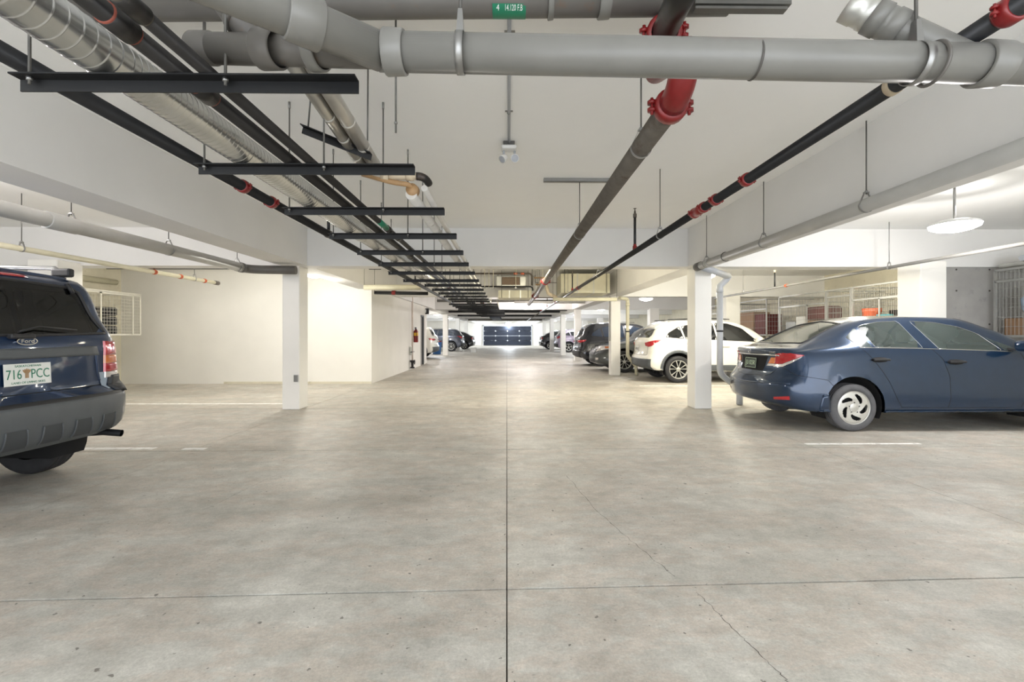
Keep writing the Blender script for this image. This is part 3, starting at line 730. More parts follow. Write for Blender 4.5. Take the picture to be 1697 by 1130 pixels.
pc = c+Vector((0, math.cos(ang)*(R2+.003), math.sin(ang)*(R2+.003)))
nrm = Vector((0, math.cos(ang), math.sin(ang)))
xax = Vector((1, 0, 0)); yax = nrm.cross(xax)
mw = Matrix((( xax.x, yax.x, nrm.x, pc.x), (xax.y, yax.y, nrm.y, pc.y), (xax.z, yax.z, nrm.z, pc.z), (0, 0, 0, 1)))
loc = Matrix.Translation(-Vector(t.location))
text('14.120 F.B', .040, 'signw', t, loc @ mw @ Matrix.Translation((.022, 0, 0)), depth=.0005, sx=.55)
text('4', .040, 'signw', t, loc @ mw @ Matrix.Translation((-.058, 0, 0)), depth=.0005, sx=.8)

# struts behind the red elbow
s1 = P(1150, 10, 2.3); s2 = P(1308, 12, 2.3)
t = tag(MB().box(s1.x, s2.x, s1.y-.02, s1.y+.02, s1.z, s1.z+.02).box(s1.x, s2.x-.02, s1.y-.02, s1.y+.02, s1.z-.025, s1.z-.012).build('strut_channel', M['zincd']), 'grey strut channel at the top edge behind the red elbow', 'strut')
# small strut on ceiling with rod
a = P(901, 297, 5.44); b = P(1016, 297, 5.44)
m = MB().box(a.x, b.x, 5.42, 5.47, ZC-.045, ZC-.041).box(a.x, b.x, 5.42, 5.424, ZC-.045, ZC).box(a.x, b.x, 5.466, 5.47, ZC-.045, ZC)
tag(m.build('strut_channel', M['zinc']), 'short grey strut channel bolted to the ceiling above the fire main', 'strut')
# conduit with emergency twin heads
t = empty('conduit', (.02, 2.4, ZC-.03), 'thin grey conduit running along the ceiling to the emergency lamp', 'conduit')
MB().tube([(.012, 1.9, ZC-.014), (.02, 4.38, ZC-.014)], .012, 10).build('pipe', M['pvcl'], t)
for y in (2.8, 3.8): MB().box(-.015, .05, y-.01, y+.01, ZC-.004, ZC).ring((.016, y, ZC-.014), (0, 1, 0), .013, .003, 12, 5).build('clip', M['zinc'], t)
t = empty('emergency_light', (.02, 4.42, ZC-.2), 'small white emergency light with two spot heads on the ceiling', 'light')
MB().box(-.035, .075, 4.38, 4.46, ZC-.045, ZC, .006).build('junction_box', M['zincd'], t)
MB().box(-.055, .095, 4.35, 4.47, ZC-.085, ZC-.045, .018).build('body', M['lampcase'], t)
for hx, hd in ((-.03, Vector((-.55, -.5, -.6))), (.075, Vector((.1, -.9, -.35)))):
    b0 = Vector((hx, 4.42, ZC-.085)); b1 = b0+Vector((0, 0, -.05))
    MB().tube([b0, b1], .010, 8).build('arm', M['pvcl'], t)
    hd.normalize()
    h = MB().lathe(b1-Vector((0, 0, .02))-hd*.03, hd, [(0, .001), (0, .026), (.02, .033), (.045, .040), (.06, .040), (.06, .034)], 18).build('spot_head', M['lampcase'], t)
    MB().lathe(b1-Vector((0, 0, .02))-hd*.03, hd, [(.052, .034), (.056, .02), (.057, .001)], 18).build('lens', M['pvcl'], t)

# ------------------------------------------------------------------ cars
def pch(keys):                       # monotone cubic through the keys
    xs = [k[0] for k in keys]; ys = [k[1] for k in keys]; n = len(xs)
    h = [xs[i+1]-xs[i] for i in range(n-1)]; dl = [(ys[i+1]-ys[i])/h[i] for i in range(n-1)]
    m = [dl[0]]+[0 if dl[i-1]*dl[i] <= 0 else 2*dl[i-1]*dl[i]/(dl[i-1]+dl[i]) for i in range(1, n-1)]+[dl[-1]]
    def f(x):
        if x <= xs[0]: return ys[0]
        if x >= xs[-1]: return ys[-1]
        i = 0
        while x > xs[i+1]: i += 1
        t = (x-xs[i])/h[i]
        return ((2*t**3-3*t*t+1)*ys[i]+(t**3-2*t*t+t)*h[i]*m[i]+(-2*t**3+3*t*t)*ys[i+1]+(t**3-t*t)*h[i]*m[i+1])
    return f
def cat(pts, sub):
    out = []
    n = len(pts)
    for i in range(n-1):
        p0 = pts[max(0, i-1)]; p1 = pts[i]; p2 = pts[i+1]; p3 = pts[min(n-1, i+2)]
        if i == 0: p0 = (-p2[0], p2[1]) if False else p1
        for k in range(sub[i]):
            t = k/sub[i]; q = []
            for c in (0, 1):
                q.append(.5*((2*p1[c])+(-p0[c]+p2[c])*t+(2*p0[c]-5*p1[c]+4*p2[c]-p3[c])*t*t+(-p0[c]+3*p1[c]-3*p2[c]+p3[c])*t**3)*1.0)
            out.append(tuple(q))
    out.append(pts[-1]); return out

def resample(pts, n):
    L = [0]
    for i in range(1, len(pts)): L.append(L[-1]+math.dist(pts[i-1], pts[i]))
    out = []
    for k in range(n):
        s = L[-1]*k/(n-1); i = 1
        while i < len(pts)-1 and L[i] < s: i += 1
        t = 0 if L[i] == L[i-1] else (s-L[i-1])/(L[i]-L[i-1])
        out.append(tuple(pts[i-1][j]*(1-t)+pts[i][j]*t for j in range(len(pts[0]))))
    return out
def inpoly(x, y, p):
    c = False; j = len(p)-1
    for i in range(len(p)):
        if (p[i][1] > y) != (p[j][1] > y) and x < (p[j][0]-p[i][0])*(y-p[i][1])/(p[j][1]-p[i][1])+p[i][0]: c = not c
        j = i
    return c
def nearpoly(x, y, p):
    best = None
    for i in range(len(p)):
        ax, ay = p[i-1]; bx, by = p[i]; L = (bx-ax)**2+(by-ay)**2
        t = 0 if L == 0 else max(0, min(1, ((x-ax)*(bx-ax)+(y-ay)*(by-ay))/L))
        q = (ax+(bx-ax)*t, ay+(by-ay)*t); d = (q[0]-x)**2+(q[1]-y)**2
        if best is None or d < best[0]: best = (d, q)
    return best[1]

class Car:
    cx = (.5, .4)
    def __init__(s, S, name, label, loc, rz, paint, cat_='car', group=None):
        s.S = S; s.L = S['L']
        s.root = empty(name, loc, label, cat_, group, rz)
        s.paint = paint
        g = {k: pch(S[k]) for k in ('top', 'belt', 'wb', 'wr', 'wm', 'low', 'crown')}
        rr = pch(S['rear']); fr = pch(S['front'])
        L = s.L; N = S.get('n', 84)
        X = [0, .015, .04, .07, .11]+[.15+(L-.3)*i/N for i in range(N+1)]+[L-.11, L-.07, L-.04, L-.015, L]
        rings = []
        for x in X:
            lo, be, wb, wr, wm, tp, cr = g['low'](x), g['belt'](x), g['wb'](x), g['wr'](x), g['wm'](x), g['top'](x), g['crown'](x)
            # plan rounding of both ends
            e = min(1, x/S.get('rr', .32)); f = min(1, (L-x)/S.get('fr', .5))
            k = 1-S.get('ra', .13)*(1-e)**2.2-S.get('fa', .2)*(1-f)**2.2
            k2 = 1-.10*(max(0, 1-x/.06))**2-.10*(max(0, 1-(L-x)/.06))**2
            k *= k2
            wb, wr, wm = wb*k, wr*k, wm*k
            re = max(tp-cr, be+.004); tp = max(tp, re+.002)
            pts = [(0, lo+.01), (wm*.55, lo+.01), (wm-.05, lo+.015), (wm-.006, lo+.09), (wm, lo+.36*(be-lo)), (wm*.5+wb*.5+.008, lo+.74*(be-lo)), (wb, be), ((wb+wr)/2+.012, be+.5*(re-be)), (wr, re), (wr*.72, re+(tp-re)*.62), (0, tp)]
            sec = cat(pts, [2, 2, 2, 4, 4, 4, 4, 4, 4, 5])
            row = []
            for (y, z) in sec:
                dx = rr(z)*max(0, 1-x/.45)**1.5-fr(z)*max(0, 1-(L-x)/.6)**1.5
                bow = S.get('bow', .10)*(y/.9)**2
                dx += bow*max(0, 1-x/.6)**2-S.get('fbow', .2)*(y/.9)**2*max(0, 1-(L-x)/.8)**2
                row.append((x+dx, y, z))
            full = row+[(a, -b, c) for a, b, c in reversed(row[1:-1])]
            rings.append(full)
        n = len(rings[0]); V = [v for r in rings for v in r]
        Fc = [(i*n+k, (i+1)*n+k, (i+1)*n+(k+1) % n, i*n+(k+1) % n) for i in range(len(rings)-1) for k in range(n)]
        for end in (0, len(rings)-1):          # end caps as shrinking rings
            base = rings[end]; prev = [end*n+k for k in range(n)]
            zc = sum(v[2] for v in base)/n; fn = rr if end == 0 else fr
            for sc in (.93, .8, .62, .42, .22):
                ids = []
                for v in base:
                    y = v[1]*sc; z = zc+(v[2]-zc)*(sc if sc > .9 else sc); 
                    bow = (S.get('bow', .1) if end == 0 else S.get('fbow', .2))*(y/.9)**2
                    if end == 0: x = fn(z)+bow-.012*(1-sc)
                    else: x = L-fn(z)-bow+.012*(1-sc)
                    V.append((x, y, z)); ids.append(len(V)-1)
                for k in range(n): Fc.append((prev[k], prev[(k+1) % n], ids[(k+1) % n], ids[k]))
                prev = ids
            Fc.append(tuple(prev))
        s.D = S.get('D', 0)
        V = [(s.wx(v[0]), v[1], v[2]) for v in V]
        s.V = V; s.F = Fc
        s.bvh = BVHTree.FromPolygons([Vector(v) for v in V], Fc)
        s.V2 = [list(v) for v in V]; s.F2 = list(Fc)
    # --- projection on the body
    def wx(s, x): return x+s.D*min(1, max(0, x/.5))
    def pr(s, mode, u, v, off=0, side=1, raw=False):
        if mode == 'corner':
            a = math.radians(u); o = Vector((s.cx[0], s.cx[1]*side, v)); d = Vector((-math.cos(a), side*math.sin(a), 0))
            h = s.bvh.ray_cast(o, d)
            if h[0] is None: return o+d*.5
            nn = h[1] if h[1].dot(d) > 0 else -h[1]
            return h[0]+nn*off
        if not raw and mode in ('side', 'top'): u = s.wx(u)
        if mode == 'side': o, d = Vector((u, side*3, v)), Vector((0, -side, 0))
        elif mode == 'rear': o, d = Vector((-2, u, v)), Vector((1, 0, 0))
        elif mode == 'front': o, d = Vector((s.L+2, u, v)), Vector((-1, 0, 0))
        else: o, d = Vector((u, v, 4)), Vector((0, 0, -1))
        h = s.bvh.ray_cast(o, d)
        if h[0] is None:
            h = s.bvh.find_nearest(o+d*2)
            if h[0] is None: return Vector((u, 0, v))
        nn = h[1] if h[1].dot(d) < 0 else -h[1]
        return h[0]+nn*off
    def patch(s, name, m, mode, lower, upper, off=.004, side=1, n=14, r=8, skirt=0, label=None, parent=None, both=False):
        lo = resample(lower, n); up = resample(upper, n)
        vs = [s.pr(mode, lo[i][0]*(1-t)+up[i][0]*t, lo[i][1]*(1-t)+up[i][1]*t, off, side) for t in [k/r for k in range(r+1)] for i in range(n)]
        fs = [(j*n+i, j*n+i+1, (j+1)*n+i+1, (j+1)*n+i) for j in range(r) for i in range(n-1)]
        mb = MB().add(vs, fs, True)
        if skirt:
            b = [i for i in range(n)]+[j*n+n-1 for j in range(1, r+1)]+[r*n+i for i in reversed(range(n-1))]+[j*n for j in reversed(range(1, r))]
            cx = {'corner': Vector((.7, -side*.7, 0)), 'side': Vector((0, -side, 0)), 'rear': Vector((1, 0, 0)), 'front': Vector((-1, 0, 0)), 'top': Vector((0, 0, -1))}[mode]
            k = len(vs); mb.v += [tuple(vs[i]+cx*skirt) for i in b]
            for q in range(len(b)):
                q2 = (q+1) % len(b); mb.f.append((b[q], b[q2], k+q2, k+q)); mb.sm.append(False)
        o = mb.build(name, m if not isinstance(m, str) else M[m], parent or s.root, label, local=True)
        if both:
            s.patch(name, m, mode, lower, upper, off, -side, n, r, skirt, label, parent)
        return o
    def line(s, name, m, mode, pts, r=.004, off=0, side=1, n=30, sides=None, flat=False):
        for sd in (sides or (side,)):
            q = [s.pr(mode, u, v, off, sd) for u, v in resample(pts, n)]
            MB().tube(q, r, 6).build(name, M[m] if isinstance(m, str) else m, s.root, local=True)
    def cut(s, poly, sel, warp=True):   # sel(v)-> (u,v) or None; removes faces inside, snaps the rim to the outline
        uv = {}
        if warp: poly = [(s.wx(a), b) for a, b in poly]
        def g(i):
            if i not in uv:
                q = sel(Vector(s.V2[i])); uv[i] = (q, inpoly(q[0], q[1], poly) if q else False)
            return uv[i]
        keep = []; rim = set()
        for f in s.F2:
            ins = [g(i)[1] for i in f]
            if all(ins): continue
            if any(ins): rim |= {i for i, a in zip(f, ins) if a}
            keep.append(f)
        s.F2 = keep
        return [(i, nearpoly(*g(i)[0], poly)) for i in rim]
    def arches(s, wheels, R):
        for wx, wz in wheels:
            for i, v in enumerate(s.V2): pass
            circ = [(wx+R*math.cos(a), wz+R*math.sin(a)) for a in [PI*k/24 for k in range(25)]]+[(wx-R, -1), (wx+R, -1)]
            def sel(v): return (v.x, v.z) if abs(v.y) > .5 else None
            for i, q in s.cut(circ, sel):
                s.V2[i][0], s.V2[i][2] = q
    def finish(s):
        used = {}; vs = []; fs = []
        for f in s.F2:
            g = []
            for i in f:
                if i not in used: used[i] = len(vs); vs.append(s.V2[i])
                g.append(used[i])
            fs.append(tuple(g))
        mb = MB().add(vs, fs, True)
        return mb.build('body', s.paint, s.root, local=True)
    def wheel(s, x, y, R, w, kind, side, rimR=None, rubber='rubber'):
        x = s.wx(x); rimR = rimR or R*.63; m = MB(); yo = side
        c = Vector((x, y, R)); d = Vector((0, side, 0))
        t = w/2
        prof = [(-t*.8, rimR*.98), (-t, R*.82), (-t*.92, R*.95), (-t*.75, R*.99)]
        for g in (-.5, -.17, .17, .5): prof += [(t*(g-.05), R), (t*(g-.045), R-.010), (t*(g+.045), R-.010), (t*(g+.05), R)]
        prof += [(t*.75, R*.99), (t*.92, R*.95), (t, R*.82), (t*.97, R*.70), (t*.86, rimR*1.0)]
        wh = MB().lathe(c, d, prof, 44).build('tyre', M[rubber], s.root, local=True)
        a, b = Vector((1, 0, 0)), Vector((0, 0, 1))
        def pt(r, ang, dd): return c+d*dd+(a*math.cos(ang)+b*math.sin(ang))*r
        rm = MB()
        rm.lathe(c, d, [(t*.90, rimR*1.01), (t*.95, rimR*.98), (t*.88, rimR*.93), (t*.2, rimR*.88), (-t*.8, rimR*.9)], 44)
        alloy = M['alloy']
        if kind == 'cover':
            n = 5
            K = 150; radii = [.26]+[.32+.04*q for q in range(16)]+[.95]
            vs = []; fs = []
            for j, rr in enumerate(radii):
                for k in range(K): vs.append(pt(rimR*rr, 2*PI*k/K+rr*.75*1, t*(.98-.14*abs(rr-.55)-(.05 if rr > .9 else 0))))
            for j in range(len(radii)-1):
                for k in range(K):
                    ph = (k % (K//n))/(K//n)
                    hole = ((ph-.45-(radii[j]-.6)*.9)/.27)**2+((radii[j]+.02-.60)/.19)**2 < 1
                    if hole: continue
                    fs.append((j*K+k, j*K+(k+1) % K, (j+1)*K+(k+1) % K, (j+1)*K+k))
            rm.add(vs, fs, True)
            rm.lathe(c, d, [(t*.96, rimR*.26), (t*1.0, rimR*.2), (t*1.0, .001)], 30)
            for k in range(5): rm.lathe(pt(rimR*.30, 2*PI*k/5+.3, t*.92), d, [(0, .012), (.008, .012), (.009, .001)], 8)
            ro = rm.build('wheel_cover', alloy, wh, local=True)
            lg = MB()
            for k in range(5): lg.lathe(pt(rimR*.30, 2*PI*k/5+.3, t*.975), d, [(0, .008), (.006, .008), (.007, .001)], 8)
            lg.build('lug_nut', M['trim'], wh, local=True)
        elif kind in ('spoke', 'simple'):
            n = 5 if kind == 'spoke' else 5
            for k in range(n):
                for o2 in ((-.17, .17) if kind == 'spoke' else (0,)):
                    an = 2*PI*k/n+PI/2+o2*.6; ao = 2*PI*k/n+PI/2+o2*1.55
                    w1 = .10 if kind == 'spoke' else .2; w2 = .055 if kind == 'spoke' else .14
                    vs = [pt(rimR*.16, an-w1*1.2, t*.80), pt(rimR*.16, an+w1*1.2, t*.80), pt(rimR*.95, ao+w2, t*.92), pt(rimR*.95, ao-w2, t*.92)]
                    vs += [v-d*.02 for v in vs]
                    rm.add(vs, [(0, 1, 2, 3), (4, 7, 6, 5), (0, 3, 7, 4), (1, 5, 6, 2), (0, 4, 5, 1), (3, 2, 6, 7)])
            rm.lathe(c, d, [(t*.70, rimR*.24), (t*.86, rimR*.22), (t*.9, rimR*.1), (t*.9, .001)], 24)
            rm.build('rim', alloy, wh, local=True)
        MB().lathe(c, d, [(t*.35, rimR*.9), (t*.3, .001)], 24).build('brake_disc', M['well'], wh, local=True)
        sg = math.copysign(1, y)
        ih = MB().lathe(c, d, [(-t*.55, rimR*.92), (-t*.5, .03), (-t*.9, .03), (-t*.9, .001)], 20).build('inner_hub', M['black'], wh, local=True)
        # wheel well liner
    def wells(s, wheels, R, W):
        for wx, wz in wheels:
            wx = s.wx(wx)
            for sg in (1, -1):
                m = MB(); n = 20; vs = []
                for yy in (W-.05, W-.36):
                    for k in range(n+1):
                        a = -.45+(PI+.9)*k/n; vs.append((wx+(R+.0)*math.cos(a), sg*yy, wz+(R+.0)*math.sin(a)))
                fs = [(k, k+1, n+2+k, n+1+k) for k in range(n)]
                fs.append(tuple(range(n+1, 2*n+2)))
                m.add(vs, fs, True).build('wheel_well', M['well'], s.root, local=True)
    def seats(s, x0, x1, zf, zt, w, m='seat'):
        def seat(x, y0, y1, zt2, head=True):
            MB().box(x, x+.5, y0, y1, zf, zf+.2, .05).build('seat_cushion', M[m], s.root, local=True)
            mb = MB(); k = .14
            mb.add([(x-.12, y0, zf+.1), (x+.03, y0, zf+.1), (x+.03, y1, zf+.1), (x-.12, y1, zf+.1), (x-.26, y0+.03, zt2), (x-.16, y0+.03, zt2), (x-.16, y1-.03, zt2), (x-.26, y1-.03, zt2)], [(0, 1, 5, 4), (1, 2, 6, 5), (2, 3, 7, 6), (3, 0, 4, 7), (4, 5, 6, 7), (3, 2, 1, 0)])
            mb.build('seat_back', M[m], s.root, local=True)
            if head:
                ym = (y0+y1)/2; MB().box(x-.28, x-.18, ym-.13, ym+.13, zt2+.03, zt2+.2, .04).build('head_rest', M[m], s.root, local=True)
        for yy in (-.62, .1): seat(x1, yy+.0, yy+.52, zt)
        seat(x0, -.62, .62, zt-.06, False)
        for yy in (-.4, .4): MB().box(x0-.28, x0-.19, yy-.13, yy+.13, zt-.05, zt+.1, .04).build('head_rest', M[m], s.root, local=True)

def side_window(car, name, m, lower, upper, glass, frame_m='trim', fr=.010, cutit=True, sides=(1, -1)):
    poly = lower+upper[::-1]
    snaps = []
    if cutit:
        bz = min(p[1] for p in poly)-.02
        sn = car.cut(poly, lambda v: (v.x, v.z) if abs(v.y) > .35 and v.z > bz else None)
        for i, q in sn:
            sg = 1 if car.V2[i][1] > 0 else -1
            h = car.pr('side', q[0], q[1], 0, sg, True); car.V2[i] = [h.x, h.y, h.z]
    for sd in sides:
        car.patch(name, glass, 'side', lower, upper, -.004 if cutit else .004, sd, n=12, r=6)
        car.line('window_trim', frame_m, 'side', poly+[poly[0]], fr, .0, sd, n=46)

# ---- the blue sedan
def sedan_spec(k=1.0, L=4.80):
    S = dict(L=L, n=96,
        top=[(0, 1.08), (.05, 1.125), (.12, 1.145), (.27, 1.165), (.42, 1.225), (.7, 1.385), (1.0, 1.505), (1.35, 1.58), (1.9, 1.61), (2.5, 1.59), (3.1, 1.42), (3.6, 1.17), (3.8, 1.10), (4.3, .98), (4.62, .84), (4.76, .70), (4.8, .62)],
        belt=[(0, 1.02), (.3, 1.075), (.8, 1.10), (1.2, 1.105), (2.2, 1.08), (3.2, 1.04), (3.7, 1.00), (4.3, .88), (4.65, .76), (4.8, .58)],
        wb=[(0, .79), (.5, .84), (1.2, .865), (3.2, .87), (4.2, .80), (4.8, .70)],
        wr=[(0, .70), (.35, .67), (.9, .61), (1.8, .61), (2.7, .63), (3.3, .68), (3.8, .72), (4.4, .66), (4.8, .6)],
        wm=[(0, .88), (.5, .915), (1.5, .93), (3.5, .93), (4.4, .90), (4.8, .84)],
        low=[(0, .34), (.15, .27), (.5, .24), (1.0, .24), (3.9, .24), (4.6, .22), (4.8, .26)],
        crown=[(0, .03), (.35, .03), (.75, .08), (2.0, .07), (3.0, .07), (3.6, .04), (4.8, .04)],
        rear=[(.2, .10), (.34, .02), (.45, 0), (.62, .0), (.70, .035), (.76, .075), (1.0, .10), (1.08, .07), (1.14, .06), (1.3, .3)],
        front=[(.2, .10), (.4, .0), (.55, .0), (.75, .06), (1.0, .3)], bow=.17, fbow=.25, ra=.10)
    return S
paint_blue = car_paint('metallic_blue_paint', rgb(17, 45, 74), .5, .3)
def text_on(car, s_, mode, u, v, size, m, off=.006, sx=1.0, name='lettering', sidev=1):
    p = car.pr(mode, u, v, off, sidev)
    if mode == 'rear': X, Y = Vector((0, -1, 0)), Vector((0, 0, 1))
    elif mode == 'side': X, Y = Vector((-sidev, 0, 0)), Vector((0, 0, 1))
    p2 = car.pr(mode, u, v+.02, off, sidev); p3 = car.pr(mode, u, v-.02, off, sidev)
    Y = (p2-p3).normalized()
    if mode == 'rear': q = car.pr(mode, u-.03, v, off)-car.pr(mode, u+.03, v, off)
    else: q = X
    X = q.normalized(); Z = X.cross(Y).normalized(); Y = Z.cross(X)
    mw = Matrix(((X.x, Y.x, Z.x, p.x), (X.y, Y.y, Z.y, p.y), (X.z, Y.z, Z.z, p.z), (0, 0, 0, 1)))
    return text(s_, size, m, car.root, mw, name, .0012, sx=sx), mw
def plate(car, y, z, tilt, w, h, base, ink, txt, small=None, x=None, border=None):
    p = car.pr('rear', y, z, .012)
    if x is not None: p.x = x
    X = Vector((0, -1, 0)); Y = Vector((math.sin(tilt), 0, math.cos(tilt))); Z = X.cross(Y)
    mw = Matrix(((X.x, Y.x, Z.x, p.x), (X.y, Y.y, Z.y, p.y), (X.z, Y.z, Z.z, p.z), (0, 0, 0, 1)))
    m = MB().box(-w/2, w/2, -h/2, h/2, -.004, 0, .0015)
    m.v = [tuple(mw @ Vector(v)) for v in m.v]
    pl = m.build('licence_plate', M[base], car.root, local=True)
    text(txt, h*.62, ink, pl, mw @ Matrix.Translation((0, -.002 if small else 0, .001)), depth=.0006, sx=.70 if len(txt) > 7 else .74)
    if border:
        for a, b, c, d in ((-w/2+.006, w/2-.006, h/2-.012, h/2-.007), (-w/2+.006, w/2-.006, -h/2+.007, -h/2+.012), (-w/2+.006, -w/2+.011, -h/2+.007, h/2-.007), (w/2-.011, w/2-.006, -h/2+.007, h/2-.007)):
            q = MB().box(a, b, c, d, 0, .0012); q.v = [tuple(mw @ Vector(v)) for v in q.v]; q.build('plate_border', M[ink], pl, local=True)
    if small:
        text(small[0], h*.14, ink, pl, mw @ Matrix.Translation((0, h*.38, .001)), depth=.0006)
        text(small[1], h*.14, ink, pl, mw @ Matrix.Translation((0, -h*.38, .001)), depth=.0006)
        # wheat sheaf between the characters
        wsf = MB()
        for k in range(5):
            a = (k-2)*.28
            wsf.box(-.002+a*.02, .002+a*.02, -.03, .02, .0008, .0016)
            wsf.lathe((a*.035, .03-abs(k-2)*.004, .001), (a, 1, 0), [(-.018, .001), (-.006, .006), (.008, .005), (.016, .001)], 6)
        wsf.v = [(v[0]-.012, v[1], v[2]) for v in wsf.v]; wsf.v = [tuple(mw @ Vector(v)) for v in wsf.v]; wsf.build('wheat_sheaf', M['amber'], pl, local=True)
    return pl

c = Car(dict(sedan_spec(), D=.17), 'sedan', 'dark blue four-door sedan with silver wheel covers parked on the right', (3.68, 7.02, 0), math.radians(.5), paint_blue)
c.cx = (.5, .35)
WH = [(.86, .345), (3.72, .345)]
c.arches(WH, .405)
G = M['glass']
side_window(c, 'quarter_window', None, [(.99, 1.15), (1.15, 1.146)], [(.885, 1.28), (1.05, 1.405)], M['glassq'], 'chrome', .004, False)
side_window(c, 'rear_side_window', None, [(1.20, 1.146), (1.86, 1.135)], [(1.10, 1.42), (1.17, 1.455), (1.40, 1.495), (1.68, 1.51)], G, 'chrome', .004)
side_window(c, 'front_side_window', None, [(2.08, 1.125), (2.98, 1.095)], [(1.85, 1.51), (2.2, 1.49), (2.50, 1.43), (2.75, 1.33)], G, 'chrome', .004)
c.patch('quarter_glass', G, 'side', [(3.02, 1.095), (3.28, 1.085)], [(2.80, 1.30), (2.90, 1.25)], .003, 1, both=True)
c.line('belt_moulding', 'chrome', 'side', [(.98, 1.14), (2.0, 1.122), (3.1, 1.085)], .005, .001, sides=(1, -1))
# rear window and windscreen
poly = [(.40, -.54), (.35, 0), (.40, .54), (1.0, .46), (1.06, 0), (1.0, -.46)]
def tsel(v): return (v.x, v.y) if v.z > 1.1 and abs(v.y) < .62 else None
for i, q in c.cut(poly, tsel):
    h = c.pr('top', q[0], q[1], 0, 1, True); c.V2[i] = [h.x, h.y, h.z]
c.patch('rear_window', G, 'top', [(.40, -.54), (.35, 0), (.40, .54)], [(1.0, -.46), (1.06, 0), (1.0, .46)], -.003, n=20, r=12)
c.line('window_trim', 'trim', 'top', poly+[poly[0]], .012, 0, n=80)
poly = [(2.62, -.52), (2.56, 0), (2.62, .52), (3.52, .60), (3.68, 0), (3.52, -.60)]
for i, q in c.cut(poly, tsel):
    h = c.pr('top', q[0], q[1], 0, 1, True); c.V2[i] = [h.x, h.y, h.z]
c.patch('windscreen', G, 'top', [(2.62, -.52), (2.56, 0), (2.62, .52)], [(3.52, -.60), (3.68, 0), (3.52, .60)], -.003, n=20, r=12)
c.line('window_trim', 'trim', 'top', poly+[poly[0]], .012, 0, n=80)
c.finish()
c.wells(WH, .405, .93)
for wx, wz in WH:
    for sg in (1, -1):
        c.wheel(wx, sg*.80, .325, .21, 'cover', sg, .235, 'rubberl')
c.seats(1.75, 2.45, .55, 1.18, .7, 'seat')
MB().box(.75, 1.3, -.62, .62, 1.02, 1.06).build('parcel_shelf', M['trim'], c.root, local=True)
MB().box(3.0, 3.4, -.68, .68, .85, 1.02, .04).build('dashboard', M['trim'], c.root, local=True)
MB().box(3.02, 3.06, .22, .58, .95, .99).ring((2.86, .38, 1.0), (1, 0, -.4), .18, .014, 24, 6).build('steering_wheel', M['trim'], c.root, local=True)
# seams
for sd in (1, -1):
    c.line('door_gap', 'well', 'side', [(1.0, 1.135), (1.10, 1.02), (1.22, .86), (1.33, .68), (1.43, .45), (1.50, .33)], .0035, -.001, sd)
    c.line('door_gap', 'well', 'side', [(1.98, 1.12), (2.10, .98), (2.17, .75), (2.17, .45), (2.14, .33)], .0035, -.001, sd)
    c.line('door_gap', 'well', 'side', [(1.50, .33), (2.14, .325), (3.0, .325)], .0035, -.001, sd)
    c.line('door_gap', 'well', 'side', [(3.22, 1.07), (3.28, .8), (3.24, .5), (3.15, .33)], .0035, -.001, sd)
    c.line('bumper_gap', 'well', 'side', [(.16, .86), (.22, .76), (.5, .70), (.57, .62)], .003, -.001, sd)
    for hx, hz in ((1.22, .975), (2.27, .945)):
        p = c.pr('side', hx, hz, .0, sd); hx = c.wx(hx)
        MB().lathe(p-Vector((.12, 0, 0)), (1, 0, 0), [(0, .004), (.04, .030), (.12, .036), (.2, .030), (.24, .004)], 14).build('handle_recess', M['well'], c.root, local=True)
        h = MB().box(hx-.11, hx+.12, min(p.y, p.y+sd*.045), max(p.y, p.y+sd*.045), hz-.013, hz+.018, .011).build('door_handle', M['trim'], c.root, local=True)
    my = sd*(.93)
    mb = MB().box(3.19, 3.33, min(my, my+sd*.20), max(my, my+sd*.20), 1.09, 1.24, .05); mb.build('door_mirror', c.paint, c.root, local=True)
    MB().box(3.23, 3.31, min(my-sd*.1, my+sd*.02), max(my-sd*.1, my+sd*.02), 1.10, 1.13).build('mirror_arm', M['trim'], c.root, local=True)
    # tail lamps: red wrap round the corner with a clear lower edge, inner piece on the lid
    c.patch('tail_lamp', 'taill', 'corner', [(24, .895), (44, .90), (62, .965), (76, 1.02)], [(27, 1.045), (45, 1.06), (62, 1.055), (78, 1.035)], .012, sd, n=24, skirt=.03)
    c.patch('lamp_strip', 'tailc', 'corner', [(22, .852), (44, .858), (60, .92), (74, 1.0)], [(24, .893), (44, .898), (62, .962), (76, 1.018)], .012, sd, n=24, skirt=.03)
    c.patch('inner_lamp', 'orangel', 'rear', [(sd*.38, .895), (sd*.55, .895)], [(sd*.42, .985), (sd*.54, .985)], .010, n=8, skirt=.02, label='orange inner tail lamp')
    c.patch('inner_lamp_clear', 'tailc', 'rear', [(sd*.36, .862), (sd*.55, .862)], [(sd*.38, .894), (sd*.55, .894)], .010, n=8, skirt=.02)
    c.patch('reflector', 'taill', 'rear', [(sd*.60, .40), (sd*.80, .42)], [(sd*.60, .435), (sd*.80, .47)], .006, n=8)
    c.patch('side_sill', c.paint, 'side', [(1.28, .20), (3.3, .20)], [(1.28, .285), (3.3, .285)], .012, sd, n=30, r=4, skirt=.03)
    c.patch('mud_flap', c.paint, 'side', [(.40, .22), (.54, .22)], [(.44, .50), (.50, .52)], .008, sd, n=5, r=6, skirt=.04)
    c.patch('head_lamp', 'tailc', 'front', [(sd*.42, .66), (sd*.80, .70)], [(sd*.42, .74), (sd*.80, .84)], .01, n=8, skirt=.02)
    c.line('lid_gap', 'well', 'rear', [(sd*.86, 1.08), (sd*.555, 1.04), (sd*.555, .85), (sd*.44, .73), (0, .70)], .003, -.001)
c.patch('grille', 'trim', 'front', [(-.38, .62), (.38, .62)], [(-.42, .74), (.42, .74)], .008, n=10)
